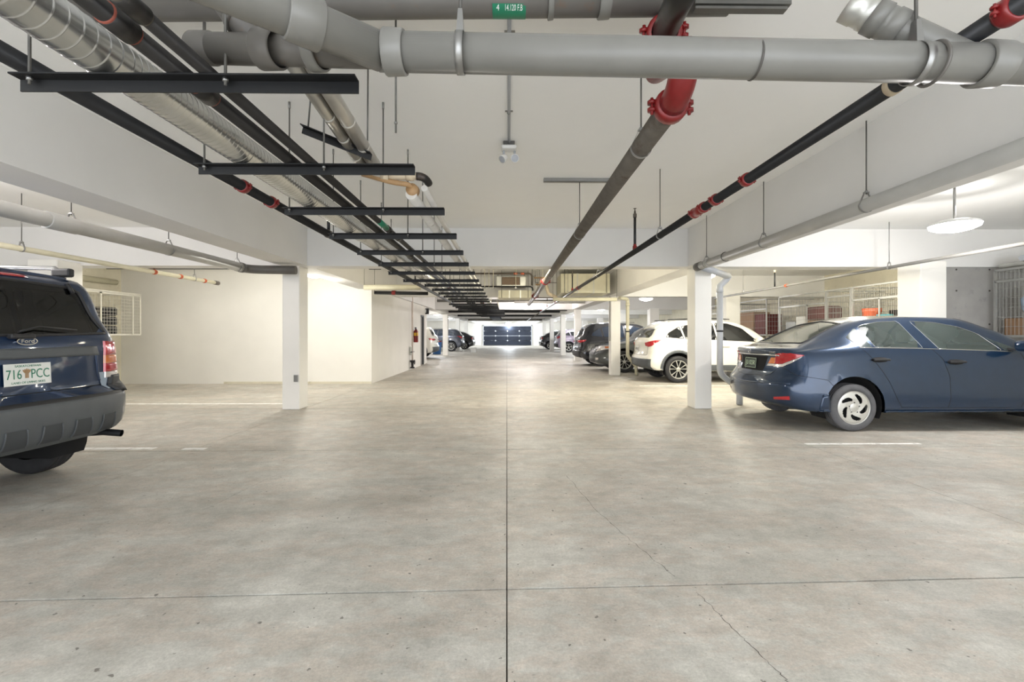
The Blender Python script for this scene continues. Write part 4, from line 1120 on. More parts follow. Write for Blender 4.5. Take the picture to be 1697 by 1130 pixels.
c.patch('chrome_bar', 'chrome', 'rear', [(-.56, 1.012), (.56, 1.012)], [(-.56, 1.034), (.56, 1.034)], .016, n=24, r=2, skirt=.012)
c.patch('lid_recess', 'well', 'rear', [(-.30, .78), (.30, .78)], [(-.36, 1.0), (.36, 1.0)], .002, n=10)
c.line('bumper_crease', paint_blue, 'rear', [(-.8, .64), (0, .60), (.8, .64)], .012, -.004)
plate(c, 0.0, .885, .10, .31, .16, 'platek', 'platel', 'JU 025R', border=True)
# emblem: an H in a rounded ring
em = MB(); p = c.pr('rear', 0, 1.072, .012)
em.ring(p, (1, 0, 0), .034, .0035, 24, 6)
for s_ in (-1, 1): em.box(p.x-.003, p.x+.003, p.y+s_*.013-.003, p.y+s_*.013+.003, p.z-.024, p.z+.024)
em.box(p.x-.003, p.x+.003, p.y-.013, p.y+.013, p.z-.004, p.z+.004)
em.build('emblem', M['chrome'], c.root, local=True)
text_on(c, 'CIVIC', 'rear', -.47, 1.06, .04, 'chrome', sx=1.1, name='badge')
MB().lathe((0.22, -.45, .26), (1, 0, 0), [(.18, .03), (.4, .03)], 12).build('exhaust_tip', M['zinc'], c.root, local=True)

# ---- generic crossover
def suv_spec(L=4.6, Hh=1.70, Wm=.93, low=.28, slope=.45, hood=1.05):
    rz = Hh
    return dict(L=L, n=80,
        top=[(0, 1.10), (.04, 1.17), (.12, 1.27), (.12+slope*.55, rz-.20), (.12+slope, rz-.06), (.75+slope*.4, rz-.01), (1.8, rz), (2.5, rz-.04), (2.95, rz-.20), (3.45, hood+.13), (3.6, hood+.07), (4.1, hood-.03), (L-.22, hood-.15), (L-.08, hood-.27), (L, hood-.40)],
        belt=[(0, 1.02), (.25, 1.12), (1.2, 1.13), (2.6, 1.07), (3.4, 1.0), (4.1, hood-.10), (L-.15, hood-.28), (L, .60)],
        wb=[(0, .78), (.4, .85), (1.2, .885), (3.3, .88), (4.2, .83), (L, .72)],
        wr=[(0, .68), (.3, .64), (.9, .64), (1.8, .66), (2.7, .67), (3.3, .72), (3.8, .76), (L, .64)],
        wm=[(0, Wm-.05), (.5, Wm-.01), (1.5, Wm), (3.6, Wm), (4.3, Wm-.04), (L, Wm-.10)],
        low=[(0, low+.12), (.3, low+.02), (1, low), (3.6, low), (L-.2, low-.02), (L, low+.04)],
        crown=[(0, .04), (.5, .07), (1.8, .07), (2.8, .08), (3.4, .04), (L, .05)],
        rear=[(.2, .12), (.4, .02), (.5, 0), (.66, 0), (.74, .05), (1.0, .08), (1.15, .06), (1.3, .2)],
        front=[(.2, .12), (.38, .0), (.6, .0), (.85, .06), (1.1, .25)], bow=.16, fbow=.24, ra=.08)
def crossover(name, label, loc, rz, paint, S, WH, WR, glass, kind, clad=True, wcut=False, tail='h', rimk=.66, lamps=True, win=None, group=None, rubber='rubber', rim='alloy'):
    c = Car(S, name, label, loc, rz, paint, 'car', group)
    L = S['L']; Hh = max(k[1] for k in S['top']); Wm = max(k[1] for k in S['wm'])
    AR = WR*1.17
    c.arches([(x, WR+.02) for x in WH], AR)
    f = Hh-1.70
    win = win or [([(.62, 1.24), (1.08, 1.20)], [(.70, 1.33+f*.5), (1.0, 1.48+f)]),
                  ([(1.14, 1.20), (1.98, 1.165)], [(1.07, 1.49+f), (1.4, 1.555+f), (1.92, 1.58+f)]),
                  ([(2.05, 1.16), (3.10, 1.12)], [(1.99, 1.58+f), (2.35, 1.56+f), (2.72, 1.44+f*.8)])]
    for lo, up in win: side_window(c, 'side_window', None, lo, up, glass, 'trim', .011, wcut)
    sl = S['top'][4][0]
    rg = [(-.60, 1.22), (.60, 1.22)], [(-.52, Hh-.12), (.52, Hh-.12)]
    if wcut:
        poly = rg[0]+rg[1][::-1]
        for i, q in c.cut(poly, lambda v: (v.y, v.z) if v.x < 1.0 and abs(v.y) < .66 else None, False):
            h = c.pr('rear', q[0], q[1]); c.V2[i] = [h.x, h.y, h.z]
    c.patch('rear_window', glass, 'rear', rg[0], rg[1], .003 if not wcut else -.003, n=16, r=10)
    x0, x1 = 2.58, 3.42
    poly = [(x0, -.55), (x0-.05, 0), (x0, .55), (x1, .63), (x1+.12, 0), (x1, -.63)]
    if wcut:
        for i, q in c.cut(poly, lambda v: (v.x, v.y) if v.z > 1.08 and abs(v.y) < .66 else None):
            h = c.pr('top', q[0], q[1], 0, 1, True); c.V2[i] = [h.x, h.y, h.z]
    c.patch('windscreen', glass, 'top', poly[:3], poly[:2:-1], .003 if not wcut else -.003, n=16, r=10)
    c.finish(); c.wells([(x, WR+.02) for x in WH], AR, Wm)
    for x in WH:
        for sg in (1, -1): c.wheel(x, sg*(Wm-.13), WR, .23, kind, sg, WR*rimk, rubber)
    if wcut:
        c.seats(1.5, 2.35, .6, 1.2, .7)
    for sd in (1, -1):
        c.line('door_gap', 'well', 'side', [(2.02, 1.14), (2.06, .8), (2.02, .42)], .0035, -.001, sd)
        c.line('door_gap', 'well', 'side', [(1.10, 1.18), (1.18, 1.0), (1.34, .7), (1.40, .42)], .0035, -.001, sd)
        c.line('door_gap', 'well', 'side', [(3.2, 1.05), (3.24, .75), (3.12, .42)], .0035, -.001, sd)
        for hx in (1.28, 2.2):
            p = c.pr('side', hx, .99, 0, sd); MB().box(hx-.1, hx+.1, min(p.y, p.y+sd*.04), max(p.y, p.y+sd*.04), .975, 1.0, .01).build('door_handle', c.paint, c.root, local=True)
        my = sd*(Wm-.02); MB().box(2.98, 3.12, min(my, my+sd*.2), max(my, my+sd*.2), 1.08, 1.25, .05).build('door_mirror', c.paint, c.root, local=True)
        MB().tube([c.pr('side', .75, Hh-.12, .0, sd)*1.0+Vector((0, -sd*.07, .10)), Vector((1.6, sd*.60, Hh+.02)), Vector((2.45, sd*.60, Hh-.01))], .014, 6).build('roof_rail', M['trim'] if clad else M['chrome'], c.root, local=True)
        if clad:
            lo = S['low'][2][1]
            c.patch('sill_cladding', 'greytrim', 'side', [(WH[0]+AR, lo+.0), (WH[1]-AR, lo+.0)], [(WH[0]+AR, lo+.20), (WH[1]-AR, lo+.18)], .012, sd, n=24, r=4, skirt=.03)
            for x in WH:
                a = [(x+AR*math.cos(t), WR+.02+AR*math.sin(t)) for t in [PI*(1.08-1.16*k/20) for k in range(21)]]
                b = [(x+(AR+.075)*math.cos(t), WR+.02+(AR+.075)*math.sin(t)) for t in [PI*(1.08-1.16*k/20) for k in range(21)]]
                c.patch('arch_cladding', 'greytrim', 'side', a, b, .012, sd, n=24, r=2, skirt=.03)
        if tail == 'h':      # boomerang lamps
            c.patch('tail_lamp', 'taill', 'corner', [(22, 1.0), (44, .97), (56, .99), (68, 1.08), (84, 1.13)], [(20, 1.08), (44, 1.11), (56, 1.13), (68, 1.15), (90, 1.165)], .014, sd, n=24, skirt=.03)
        elif tail == 'wide':
            c.patch('tail_lamp', 'taill', 'corner', [(8, .99), (44, .96), (70, 1.0)], [(6, 1.06), (44, 1.07), (80, 1.08)], .014, sd, n=24, skirt=.03)
        hl = [(sd*.46, .70), (sd*.84, .80)], [(sd*.46, .80), (sd*.80, .93)]
        c.patch('head_lamp', 'tailc', 'front', *hl, .010, n=10, skirt=.02)
        c.patch('head_lamp', 'tailc', 'side', [(L-.50, .86), (L-.22, .78)], [(L-.66, .93), (L-.25, .90)], .010, sd, n=10, skirt=.02)
        c.patch('indicator', 'orangel', 'side', [(L-.56, .865), (L-.38, .82)], [(L-.60, .90), (L-.38, .88)], .014, sd, n=8, skirt=.02, label='amber indicator lens')
        c.patch('fog_lamp', 'tailc', 'front', [(sd*.55, .42), (sd*.68, .43)], [(sd*.55, .50), (sd*.68, .50)], .008, n=5)
    c.patch('grille', 'trim', 'front', [(-.42, .60), (.42, .60)], [(-.46, .79), (.46, .79)], .006, n=12)
    for k in range(4): c.line('grille_bar', 'chrome', 'front', [(-.41, .62+.045*k), (.41, .62+.045*k)], .006, .01)
    c.patch('lower_intake', 'trim', 'front', [(-.5, .34), (.5, .34)], [(-.46, .46), (.46, .46)], .006, n=12)
    c.patch('rear_bumper_cladding', 'greytrim' if clad else 'trim', 'rear', [(-.84, .36), (.84, .36)], [(-.86, .64), (.86, .64)], .010, n=20, skirt=.02)
    c.line('tailgate_gap', 'well', 'rear', [(-.66, 1.12), (-.66, .74), (.66, .74), (.66, 1.12)], .004, -.001)
    c.patch('spoiler', c.paint, 'top', [(.12+.30, -.52), (.12+.30, .52)], [(.75, -.56), (.75, .56)], .02, n=10, skirt=.04)
    plate(c, 0, .90, .1, .3, .15, 'plate', 'trim', '482 KLD')
    return c
white = car_paint('white_car_paint', rgb(232, 230, 220), 0, .3, .02)
charcoal = car_paint('charcoal_paint', rgb(72, 76, 76), .5, .35)
blackp = car_paint('black_paint', rgb(24, 26, 32), .2, .25)
darkgrey = car_paint('dark_grey_paint', rgb(66, 70, 80), .5, .3)
silver = car_paint('silver_lilac_paint', rgb(140, 130, 145), .5, .35)
cw = crossover('crossover', 'white crossover with black wheel-arch cladding and silver spoked wheels behind the sedan', (3.72, 13.16, 0), 0, white, suv_spec(4.62, 1.74, .95, .30, .62), (.92, 3.62), .365, M['glasst'], 'spoke', True, True, 'h', .70)
kg = crossover('crossover', 'charcoal crossover facing the aisle nose first beside the white crossover', (7.85, 16.35, 0), PI, charcoal, suv_spec(4.85, 1.72, .96, .27, .4), (1.0, 3.85), .375, M['glassd'], 'spoke', False, False, 'wide', .66)
bs = crossover('crossover', 'black crossover with wide red tail lights parked behind the charcoal one', (2.82, 19.35, 0), 0, blackp, suv_spec(4.95, 1.80, .98, .28, .55), (1.0, 3.9), .385, M['glassb'], 'simple', False, False, 'wide', .66)
crossover('crossover', 'silver lilac car with a large red tail light far down the right row', (3.45, 33.2, 0), 0, silver, suv_spec(4.6, 1.66, .93, .28, .4), (.95, 3.7), .36, M['glassd'], 'simple', False, False, 'h')
crossover('crossover', 'dark grey crossover with red tail light parked behind the left column', (-3.25, 35.2, 0), PI, darkgrey, suv_spec(4.7, 1.72, .94, .28, .5), (.95, 3.75), .37, M['glassb'], 'spoke', False, False, 'h')
crossover('crossover', 'white crossover parked just beyond the service room on the left', (-3.72, 24.9, 0), PI, white, suv_spec(4.6, 1.72, .94, .28, .4), (.95, 3.7), .37, M['glassd'], 'simple', True, False, 'wide')
def far_sedan(label, loc, rz, paint):
    c = Car(dict(sedan_spec(), n=56), 'sedan', label, loc, rz, paint, 'car')
    c.arches(WH, .405)
    for lo, up in (([(1.02, 1.15), (1.86, 1.14)], [(.98, 1.30), (1.2, 1.43), (1.80, 1.47)]), ([(1.95, 1.13), (2.98, 1.10)], [(1.88, 1.47), (2.3, 1.45), (2.7, 1.32)])):
        side_window(c, 'side_window', None, lo, up, M['glassd'], 'trim', .008, False)
    c.patch('rear_window', 'glassd', 'top', [(.40, -.54), (.35, 0), (.40, .54)], [(1.0, -.46), (1.06, 0), (1.0, .46)], .004)
    c.patch('windscreen', 'glassd', 'top', [(2.62, -.52), (2.56, 0), (2.62, .52)], [(3.52, -.60), (3.68, 0), (3.52, .60)], .004)
    c.finish(); c.wells(WH, .405, .93)
    for x, _ in WH:
        for sg in (1, -1): c.wheel(x, sg*.80, .325, .2, 'simple', sg, .21)
    for sd in (1, -1):
        c.patch('tail_lamp', 'taill', 'rear', [(sd*.45, .88), (sd*.80, .88)], [(sd*.45, 1.0), (sd*.78, 1.0)], .012, n=8, skirt=.03)
        c.patch('tail_lamp', 'taill', 'side', [(.02, .885), (.25, .9)], [(.02, 1.0), (.3, 1.02)], .012, sd, n=8, skirt=.03)
        c.patch('head_lamp', 'tailc', 'front', [(sd*.42, .66), (sd*.80, .70)], [(sd*.42, .74), (sd*.80, .84)], .01, n=8, skirt=.02)
    plate(c, 0, .84, .1, .3, .15, 'plate', 'trim', '613 HTR')
far_sedan('black sedan parked beyond the dark grey crossover, last car on the left', (-2.75, 39.5, 0), PI, blackp)
far_sedan('black sedan farthest down the right row near the garage door', (2.75, 39.0, 0), 0, blackp)
far_sedan('white sedan between the black crossover and the silver lilac car', (3.75, 25.6, 0), 0, white)

# ---- the blue SUV on the left
blue2 = car_paint('dark_blue_paint', rgb(13, 42, 76), .45, .3)
S = dict(L=4.65, n=80,
    top=[(0, 1.22), (.02, 1.30), (.06, 1.38), (.16, 1.58), (.27, 1.77), (.36, 1.835), (.6, 1.87), (1.8, 1.89), (2.5, 1.86), (2.9, 1.70), (3.35, 1.32), (3.45, 1.24), (4.1, 1.16), (4.45, 1.06), (4.6, .9), (4.65, .76)],
    belt=[(0, 1.14), (.1, 1.25), (.4, 1.27), (2.6, 1.21), (3.4, 1.16), (4.2, 1.04), (4.5, .9), (4.65, .66)],
    wb=[(0, .86), (.3, .88), (1.2, .89), (3.4, .88), (4.2, .84), (4.65, .76)],
    wr=[(0, .80), (.16, .75), (.4, .71), (1.8, .72), (2.7, .72), (3.3, .76), (4.65, .66)],
    wm=[(0, .90), (.3, .93), (1.5, .94), (3.8, .93), (4.65, .84)],
    low=[(0, .46), (.2, .40), (.5, .34), (3.8, .34), (4.65, .34)],
    crown=[(0, .03), (.3, .05), (1.8, .06), (2.9, .06), (3.4, .04), (4.65, .05)],
    rear=[(.3, .14), (.46, .05), (.60, .0), (.72, 0), (.80, .01), (.82, .10), (1.0, .10), (1.2, .10), (1.3, .10), (1.5, .2)],
    front=[(.3, .1), (.5, 0), (.8, .02), (1.1, .2)], bow=.08, fbow=.18, ra=.05, rr=.2)
c = Car(S, 'sport_utility_vehicle', 'dark blue sport utility vehicle with white licence plate cut off by the left edge', (-3.66, 3.60, 0), math.radians(180-3), blue2, 'car')
c.cx = (.5, .42)
WH2 = [(.92, .37), (3.64, .37)]
c.arches(WH2, .42)
for lo, up in (([(.42, 1.30), (1.15, 1.29)], [(.50, 1.66), (.60, 1.73), (1.12, 1.76)]), ([(1.22, 1.29), (2.05, 1.27)], [(1.20, 1.76), (2.0, 1.77)]), ([(2.13, 1.27), (3.15, 1.24)], [(2.1, 1.77), (2.4, 1.75), (2.75, 1.60)])):
    side_window(c, 'side_window', None, lo, up, M['glasst'], 'trim', .011, True)
rgl = [(-.74, 1.335), (0, 1.315), (.74, 1.335)], [(-.62, 1.70), (-.55, 1.745), (0, 1.765), (.55, 1.745), (.62, 1.70)]
poly = rgl[0]+rgl[1][::-1]
for i, q in c.cut(poly, lambda v: (v.y, v.z) if v.x < .9 and abs(v.y) < .78 else None, False):
    h = c.pr('rear', q[0], q[1]); c.V2[i] = [h.x, h.y, h.z]
c.patch('rear_window', M['glasst'], 'rear', rgl[0], rgl[1], -.002, n=20, r=12)
c.line('window_trim', 'trim', 'rear', poly+[poly[0]], .013, 0, n=90)
c.patch('windscreen', M['glassd'], 'top', [(2.62, -.58), (2.56, 0), (2.62, .58)], [(3.25, -.64), (3.35, 0), (3.25, .64)], .004)
c.finish(); c.wells(WH2, .42, .94)
for x, _ in WH2:
    for sg in (1, -1): c.wheel(x, sg*.79, .355, .23, 'simple', sg, .22)
c.seats(1.5, 2.35, .75, 1.38, .7, 'seatb')
ZV = 0
# tailgate trim panel, plate, emblem
c.patch('tailgate_panel', 'greytrim', 'rear', [(-.60, 1.135), (.60, 1.135)], [(-.58, 1.215), (.58, 1.215)], .030, n=20, r=4, skirt=.04)
c.line('tailgate_crease', blue2, 'rear', [(-.60, 1.14), (-.62, .98), (-.64, .90)], .012, -.002)
c.line('tailgate_crease', blue2, 'rear', [(.60, 1.14), (.62, .98), (.64, .90)], .012, -.002)
c.line('tailgate_gap', 'well', 'rear', [(-.80, 1.30), (-.76, 1.2), (-.74, .86), (.74, .86), (.76, 1.2), (.80, 1.30)], .004, -.001, n=60)
plate(c, .005, 1.015, .05, .335, .168, 'plate', 'plateg', '716   PCC', ('SASKATCHEWAN', 'LAND OF LIVING SKIES'))
# oval emblem
p = c.pr('rear', 0.0, 1.27, .010)
ov = MB(); K = 28
for rr, zz in ((1, 0),):
    pass
n0_ = [(p.x-.006, p.y+.075*math.cos(2*PI*k/K), p.z+.031*math.sin(2*PI*k/K)) for k in range(K)]
n1_ = [(p.x+.01, v[1], v[2]) for v in n0_]
ov.add(n0_+n1_, [tuple(range(K)), tuple(reversed(range(K, 2*K)))]+[(k, (k+1) % K, K+(k+1) % K, K+k) for k in range(K)])
emb = ov.build('emblem', M['chrome'], c.root, local=True)
n0_ = [(p.x-.008, p.y+.066*math.cos(2*PI*k/K), p.z+.025*math.sin(2*PI*k/K)) for k in range(K)]
MB().add(n0_, [tuple(range(K))]).build('emblem_field', blue2, emb, local=True)
mw = Matrix(((0, 0, -1, p.x-.0085), (-1, 0, 0, p.y), (0, 1, 0, p.z), (0, 0, 0, 1)))
text('Ford', .042, 'chrome', emb, mw, depth=.0006, sx=1.2)
# brake light, wiper, spoiler, washer
c.patch('high_brake_lamp', 'taill', 'rear', [(-.22, 1.795), (.22, 1.795)], [(-.20, 1.82), (.20, 1.82)], .006, n=10, r=2, skirt=.01)
c.patch('roof_spoiler', blue2, 'top', [(.42, -.60), (.38, 0), (.42, .60)], [(.65, -.62), (.65, 0), (.65, .62)], .018, n=16, r=4, skirt=.03)
for sg, yy in ((1, 0),):
    q = [c.pr('rear', a, b, .03) for a, b in ((0.05, 1.335), (.2, 1.35), (-.12, 1.37), (-.42, 1.345))]
    MB().tube([q[0], q[2], q[3]], .008, 6).build('wiper', M['trim'], c.root, local=True)
    MB().box(q[0].x-.03, q[0].x+.03, -.05, .12, 1.29, 1.33, .012).build('wiper_motor_cover', M['trim'], c.root, local=True)
for yy in (-.52, .52):
    q0 = c.pr('rear', yy, 1.77, .02); q1 = c.pr('rear', yy*1.04, 1.69, .018)
    MB().tube([q0, q1], .016, 8).build('glass_hinge', M['trim'], c.root, local=True)
for sd in (1, -1):
    # tail lamps: red, amber, red, clear from top to bottom
    for nm, m_, z0, z1 in (('tail_lamp', 'taill', 1.13, 1.26), ('indicator', 'orangel', 1.055, 1.13), ('tail_lamp', 'taill', .975, 1.055), ('reversing_lamp', 'tailc', .92, .975)):
        c.patch(nm, m_, 'corner', [(38, z0), (58, z0)], [(39 if z1 > 1.2 else 38, z1), (56 if z1 > 1.2 else 58, z1)], .014, sd, n=10, r=4, skirt=.03)
    MB().tube([Vector((.45, sd*.62, 1.87)), Vector((.55, sd*.62, 1.935)), Vector((1.5, sd*.62, 1.955)), Vector((2.4, sd*.62, 1.93)), Vector((2.5, sd*.62, 1.86))], .020, 10).build('roof_rail', M['zinc'], c.root, local=True)
    MB().box(.38, .56, sd*.62-.03, sd*.62+.03, 1.85, 1.93, .018).build('rail_foot', M['trim'], c.root, local=True)
    my = sd*.92; MB().box(3.0, 3.14, min(my, my+sd*.2), max(my, my+sd*.2), 1.18, 1.38, .05).build('door_mirror', M['trim'], c.root, local=True)
    c.line('door_gap', 'well', 'side', [(2.09, 1.25), (2.09, .5)], .0035, -.001, sd)
    c.line('door_gap', 'well', 'side', [(1.18, 1.27), (1.22, .95), (1.36, .6)], .0035, -.001, sd)
    for x in (.92, 3.64):
        a = [(x+.42*math.cos(t), .37+.42*math.sin(t)) for t in [PI*(1.08-1.16*k/20) for k in range(21)]]
        b = [(x+.48*math.cos(t), .37+.48*math.sin(t)) for t in [PI*(1.08-1.16*k/20) for k in range(21)]]
        c.patch('arch_cladding', 'greytrim', 'side', a, b, .014, sd, n=24, r=2, skirt=.03)
    c.patch('sill_cladding', 'greytrim', 'side', [(1.34, .36), (3.22, .36)], [(1.34, .56), (3.22, .56)], .014, sd, n=24, r=4, skirt=.03)
    c.patch('head_lamp', 'tailc', 'front', [(sd*.5, .80), (sd*.8, .80)], [(sd*.5, .96), (sd*.78, .96)], .01, n=6, skirt=.02)
# bumper: black step pad on top, grey lower cover with recessed fins
def bump_x(y): return c.pr('rear', y, .68).x
bm_ = MB(); ny = 41; rows = [(.785, .06), (.79, -.015), (.775, -.045), (.74, -.055), (.66, -.055), (.56, -.045), (.49, -.02), (.44, .03), (.41, .09)]
ysb = [-.93+1.86*i/(ny-1) for i in range(ny)]
def xb(y): return .15*abs(y/.93)**5+.04*(y/.93)**2
vs = [(xb(y)+dx+.02, y*(1 if True else 1), z) for z, dx in rows for y in ysb]
bm_.add(vs, [(j*ny+i, j*ny+i+1, (j+1)*ny+i+1, (j+1)*ny+i) for j in range(len(rows)-1) for i in range(ny-1)], True)
bump = bm_.build('rear_bumper', M['greytrim'], c.root, local=True, label='grey plastic rear bumper')
for sd in (1, -1):     # wrap to the wheel arch
    w = MB(); xs_ = [.15, .25, .36, .50]
    vs = [(x, sd*(.955-.0*x), z) for z in (.86, .66, .46) for x in xs_]
    vs = [(xb(.93)+.02+dx, sd*.93, z) for z, dx in rows]+[(.50, sd*.955, z) for z, dx in rows]
    k = len(rows); w.add(vs, [(i, i+1, k+i+1, k+i) for i in range(k-1)], False).build('bumper_wrap', M['greytrim'], bump, local=True)
pad = MB().add([(xb(y)+e, y, .797) for e in (-.02, .16) for y in ysb]+[(xb(y)-.026, y, .775) for y in ysb], [(i, i+1, ny+i+1, ny+i) for i in range(ny-1)]+[(i, i+1, 2*ny+i+1, 2*ny+i) for i in range(ny-1)], True)
pad.build('step_pad', M['trim'], bump, local=True, label='black step pad on the bumper')
for yy in (-.62, -.36, -.10, .16, .42, .68):
    fn = MB(); pts = [(yy-.085, .475), (yy+.085, .475)], [(yy-.05, .60), (yy+.09, .60)]
    def bx_(y, z):
        for (za, da), (zb, db) in zip(rows[3:], rows[4:]):
            if zb <= z <= za: t_ = (za-z)/(za-zb); return xb(y)+.02+da+(db-da)*t_
        return xb(y)
    g = []
    for t_ in [k/5 for k in range(6)]:
        for i in range(7):
            s_ = i/6; y_ = (pts[0][0][0]*(1-s_)+pts[0][1][0]*s_)*(1-t_)+(pts[1][0][0]*(1-s_)+pts[1][1][0]*s_)*t_; z_ = .455+.15*t_
            g.append((bx_(y_, z_)-.006, y_, z_))
    fn.add(g, [(j*7+i, j*7+i+1, (j+1)*7+i+1, (j+1)*7+i) for j in range(5) for i in range(6)], True).build('bumper_fin', M['fin'], bump, local=True)
    [MB().tube([g[k*7+o_] for k in range(6)], .006, 6).build('fin_edge', M['greytrim'], bump, local=True) for o_ in (0, 6)]
MB().tube([(.55, -.62, .40), (.12, -.66, .42), (-.02, -.70, .40)], .032, 12, cap=False).build('exhaust_tip', M['black'], c.root, local=True)
MB().lathe((.92, -.7, .355), (0, 1, 0), [(0, .04), (1.4, .04)], 10).lathe((.92, -.15, .36), (0, 1, 0), [(0, .04), (.05, .11), (.2, .12), (.25, .04)], 14).build('rear_axle', M['brown'], c.root, local=True)
for sd in (1, -1): c.patch('corner_guard', 'trim', 'corner', [(43, .78), (70, .78)], [(45, .94), (68, .94)], .024, sd, n=14, r=6, skirt=.04)
c.patch('filler_patch', 'rustp', 'corner', [(34, .815), (39, .815)], [(29, .975), (42.5, .975)], .006, -1, n=8, r=5, label='pale primer patch on the corner')
c.patch('yellow_sticker', 'yellow', 'rear', [(.32, 1.20), (.185, 1.20)], [(.32, 1.285), (.215, 1.285)], .004, n=5, r=3, label='yellow sticker')

# ------------------------------------------------------------------ wire storage cages over the stalls
def wire(m, a, b, r=.0034): m.tube([a, b], r, 4, cap=False)
def cage(label, sx, xf, xb, y0, y1, z0, z1, zbar, door=None, vert_top=False, my='mesh', grid=.06, group='wire storage cages'):
    # front face at x=xf (towards the aisle), back at xb
    t = empty('storage_cage', (xf, (y0+y1)/2, z0), label, 'cage', None)
    fr = .018
    def bar(x0, x1, ya, yb, za, zb, name='frame_bar'): MB().box(min(x0, x1), max(x0, x1), ya, yb, za, zb).build(name, M[my], t)
    for y in (y0, y1): bar(xf-fr, xf+fr, y-fr, y+fr, z0, z1, 'post')
    for z in (z0, z1, zbar): bar(xf-fr, xf+fr, y0, y1, z-fr, z+fr)
    for y in (y0, y1):
        for z in (z0, z1): bar(xf, xb, y-fr, y+fr, z-fr, z+fr)
    m = MB(); k = int((y1-y0)/grid)
    for i in range(1, k):
        y = y0+(y1-y0)*i/k; wire(m, (xf, y, z0), (xf, y, z1))
    k2 = int((z1-z0)/(grid if not vert_top else grid*2.4))
    for i in range(1, k2):
        z = z0+(z1-z0)*i/k2; wire(m, (xf, y0, z), (xf, y1, z))
    m.build('wire_front', M[my], t)
    for y, nm in ((y0, 'wire_side'), (y1, 'wire_side')):
        m = MB(); kk = int(abs(xb-xf)/.09)
        for i in range(1, kk):
            x = xf+(xb-xf)*i/kk; wire(m, (x, y, z0), (x, y, z1))
        for i in range(1, 8):
            z = z0+(z1-z0)*i/8; wire(m, (xf, y, z), (xb, y, z))
        m.build(nm, M[my], t)
    MB().box(min(xf, xb), max(xf, xb), y0, y1, z0-.02, z0-.005).build('floor_panel', M['galvm'], t)
    if door:
        a, b = door
        for ya, yb, za, zb in ((a, a+.03, z0, zbar), (b-.03, b, z0, zbar), (a, b, zbar-.03, zbar)): bar(xf-.03*sx, xf-.05*sx, ya, yb, za, zb, 'door_frame')
    return t
XF = 8.62
cage('wire cage with a pale blue bag at the right edge', 1, XF, XW-.02, 5.6, 7.93, 1.29, 2.44, 2.24, None, True)
def crate(name, label, cat_, x0, x1, y0, y1, z0, z1, m, b=.02): return tag(MB().box(x0, x1, y0, y1, z0, z1, b).build(name, M[m]), label, cat_)
bg = MB()
bg.lathe((XF+.28, 7.45, 1.30), (0, 0, 1), [(.30, .01), (.32, .16), (.45, .24), (.62, .25), (.74, .17), (.82, .10), (.84, .01)], 16)
crate('cardboard_box', 'brown cardboard box at the bottom of the right edge cage', 'box', XF+.06, XF+.6, 7.1, 7.85, 1.295, 1.60, 'tan')
tag(bg.build('plastic_bag', M['blueb']), 'pale blue stuffed bag in the cage at the right edge', 'bag')
t = empty('storage_tube', (XF, 7.6, 2.46), 'grey folded tarp and tube on top of the right edge cage', 'bundle')
MB().box(XF+.0, XF+.8, 7.2, 7.9, 2.47, 2.55, .03).build('folded_tarp', M['galvm'], t); MB().tube([(XF-.02, 7.5, 2.60), (XF+.9, 7.62, 2.60)], .05, 14).build('tube', M['pvcl'], t)
# bay of the white crossover
cage('wire cage with orange and teal tubs behind the blue sedan roof', 1, XF, XW-.02, 9.5, 11.25, 1.29, 2.48, 2.16, (9.6, 10.4), True)
cage('narrow wire cage left of the orange tub cage', 1, XF, XW-.02, 11.3, 12.15, 1.29, 2.48, 2.30, None, True)
cage('wire cage with maroon bag and white boxes above the sedan trunk', 1, XF, XW-.02, 12.2, 14.3, 1.29, 2.48, 2.16, (12.9, 14.2), True)
def tub(label, x, y, r, h, m, z=1.295):
    t = empty('tub', (x, y, z), label, 'tub')
    MB().lathe((x, y, z), (0, 0, 1), [(0, .001), (0, r*.82), (h*.9, r*.97), (h*.92, r*1.04), (h, r*1.04), (h, r*.9)], 20).build('body', M[m], t)
    MB().lathe((x, y, z+h), (0, 0, 1), [(0, r*1.06), (.03, r*1.06), (.035, .001)], 20).build('lid', M[m], t)
tub('tall orange tub in the cage behind the sedan roof', XF+.28, 11.0, .19, .62, 'orng')
tub('teal tub beside the orange tub in the cage', XF+.25, 10.58, .15, .46, 'teal')
crate('tool_case', 'black case behind the teal tub in the cage', 'case', XF+.6, XF+1.0, 10.3, 10.9, 1.295, 1.9, 'trim')
crate('duffel_bag', 'maroon duffel bag on a brown box in the cage above the trunk', 'bag', XF+.1, XF+.55, 12.3, 13.2, 1.72, 2.10, 'maroon', .08)
crate('cardboard_box', 'brown box under the maroon duffel bag', 'box', XF+.1, XF+.6, 12.25, 13.1, 1.295, 1.71, 'tan')
crate('storage_box', 'white box beside the maroon duffel bag in the cage', 'box', XF+.1, XF+.55, 13.25, 13.65, 1.295, 1.85, 'lampcase', .03)
crate('storage_box', 'pale grey box at the far end of the cage above the trunk', 'box', XF+.1, XF+.5, 13.7, 14.15, 1.295, 1.7, 'pvcl', .03)
crate('suitcase', 'blue suitcase in the narrow cage', 'case', XF+.5, XF+.9, 11.45, 12.05, 1.295, 1.75, 'blue', .05)
for i, (y, m_) in enumerate(((10.0, 'hole'), (10.8, 'hole'), (11.6, 'hole'), (12.5, 'hole'), (13.4, 'hole'), (9.2, 'hole'))):
    MB().lathe((XW-.003, y, 2.68), (-1, 0, 0), [(0, .018), (.001, .018), (.001, .001)], 10).build('form_tie_hole', M['hole'], bpy.data.objects['wall_right'])
MB().box(XW-.02, XW, 9.25, 9.45, 2.60, 2.68).build('cast_in_box', M['tan'], bpy.data.objects['wall_right'])
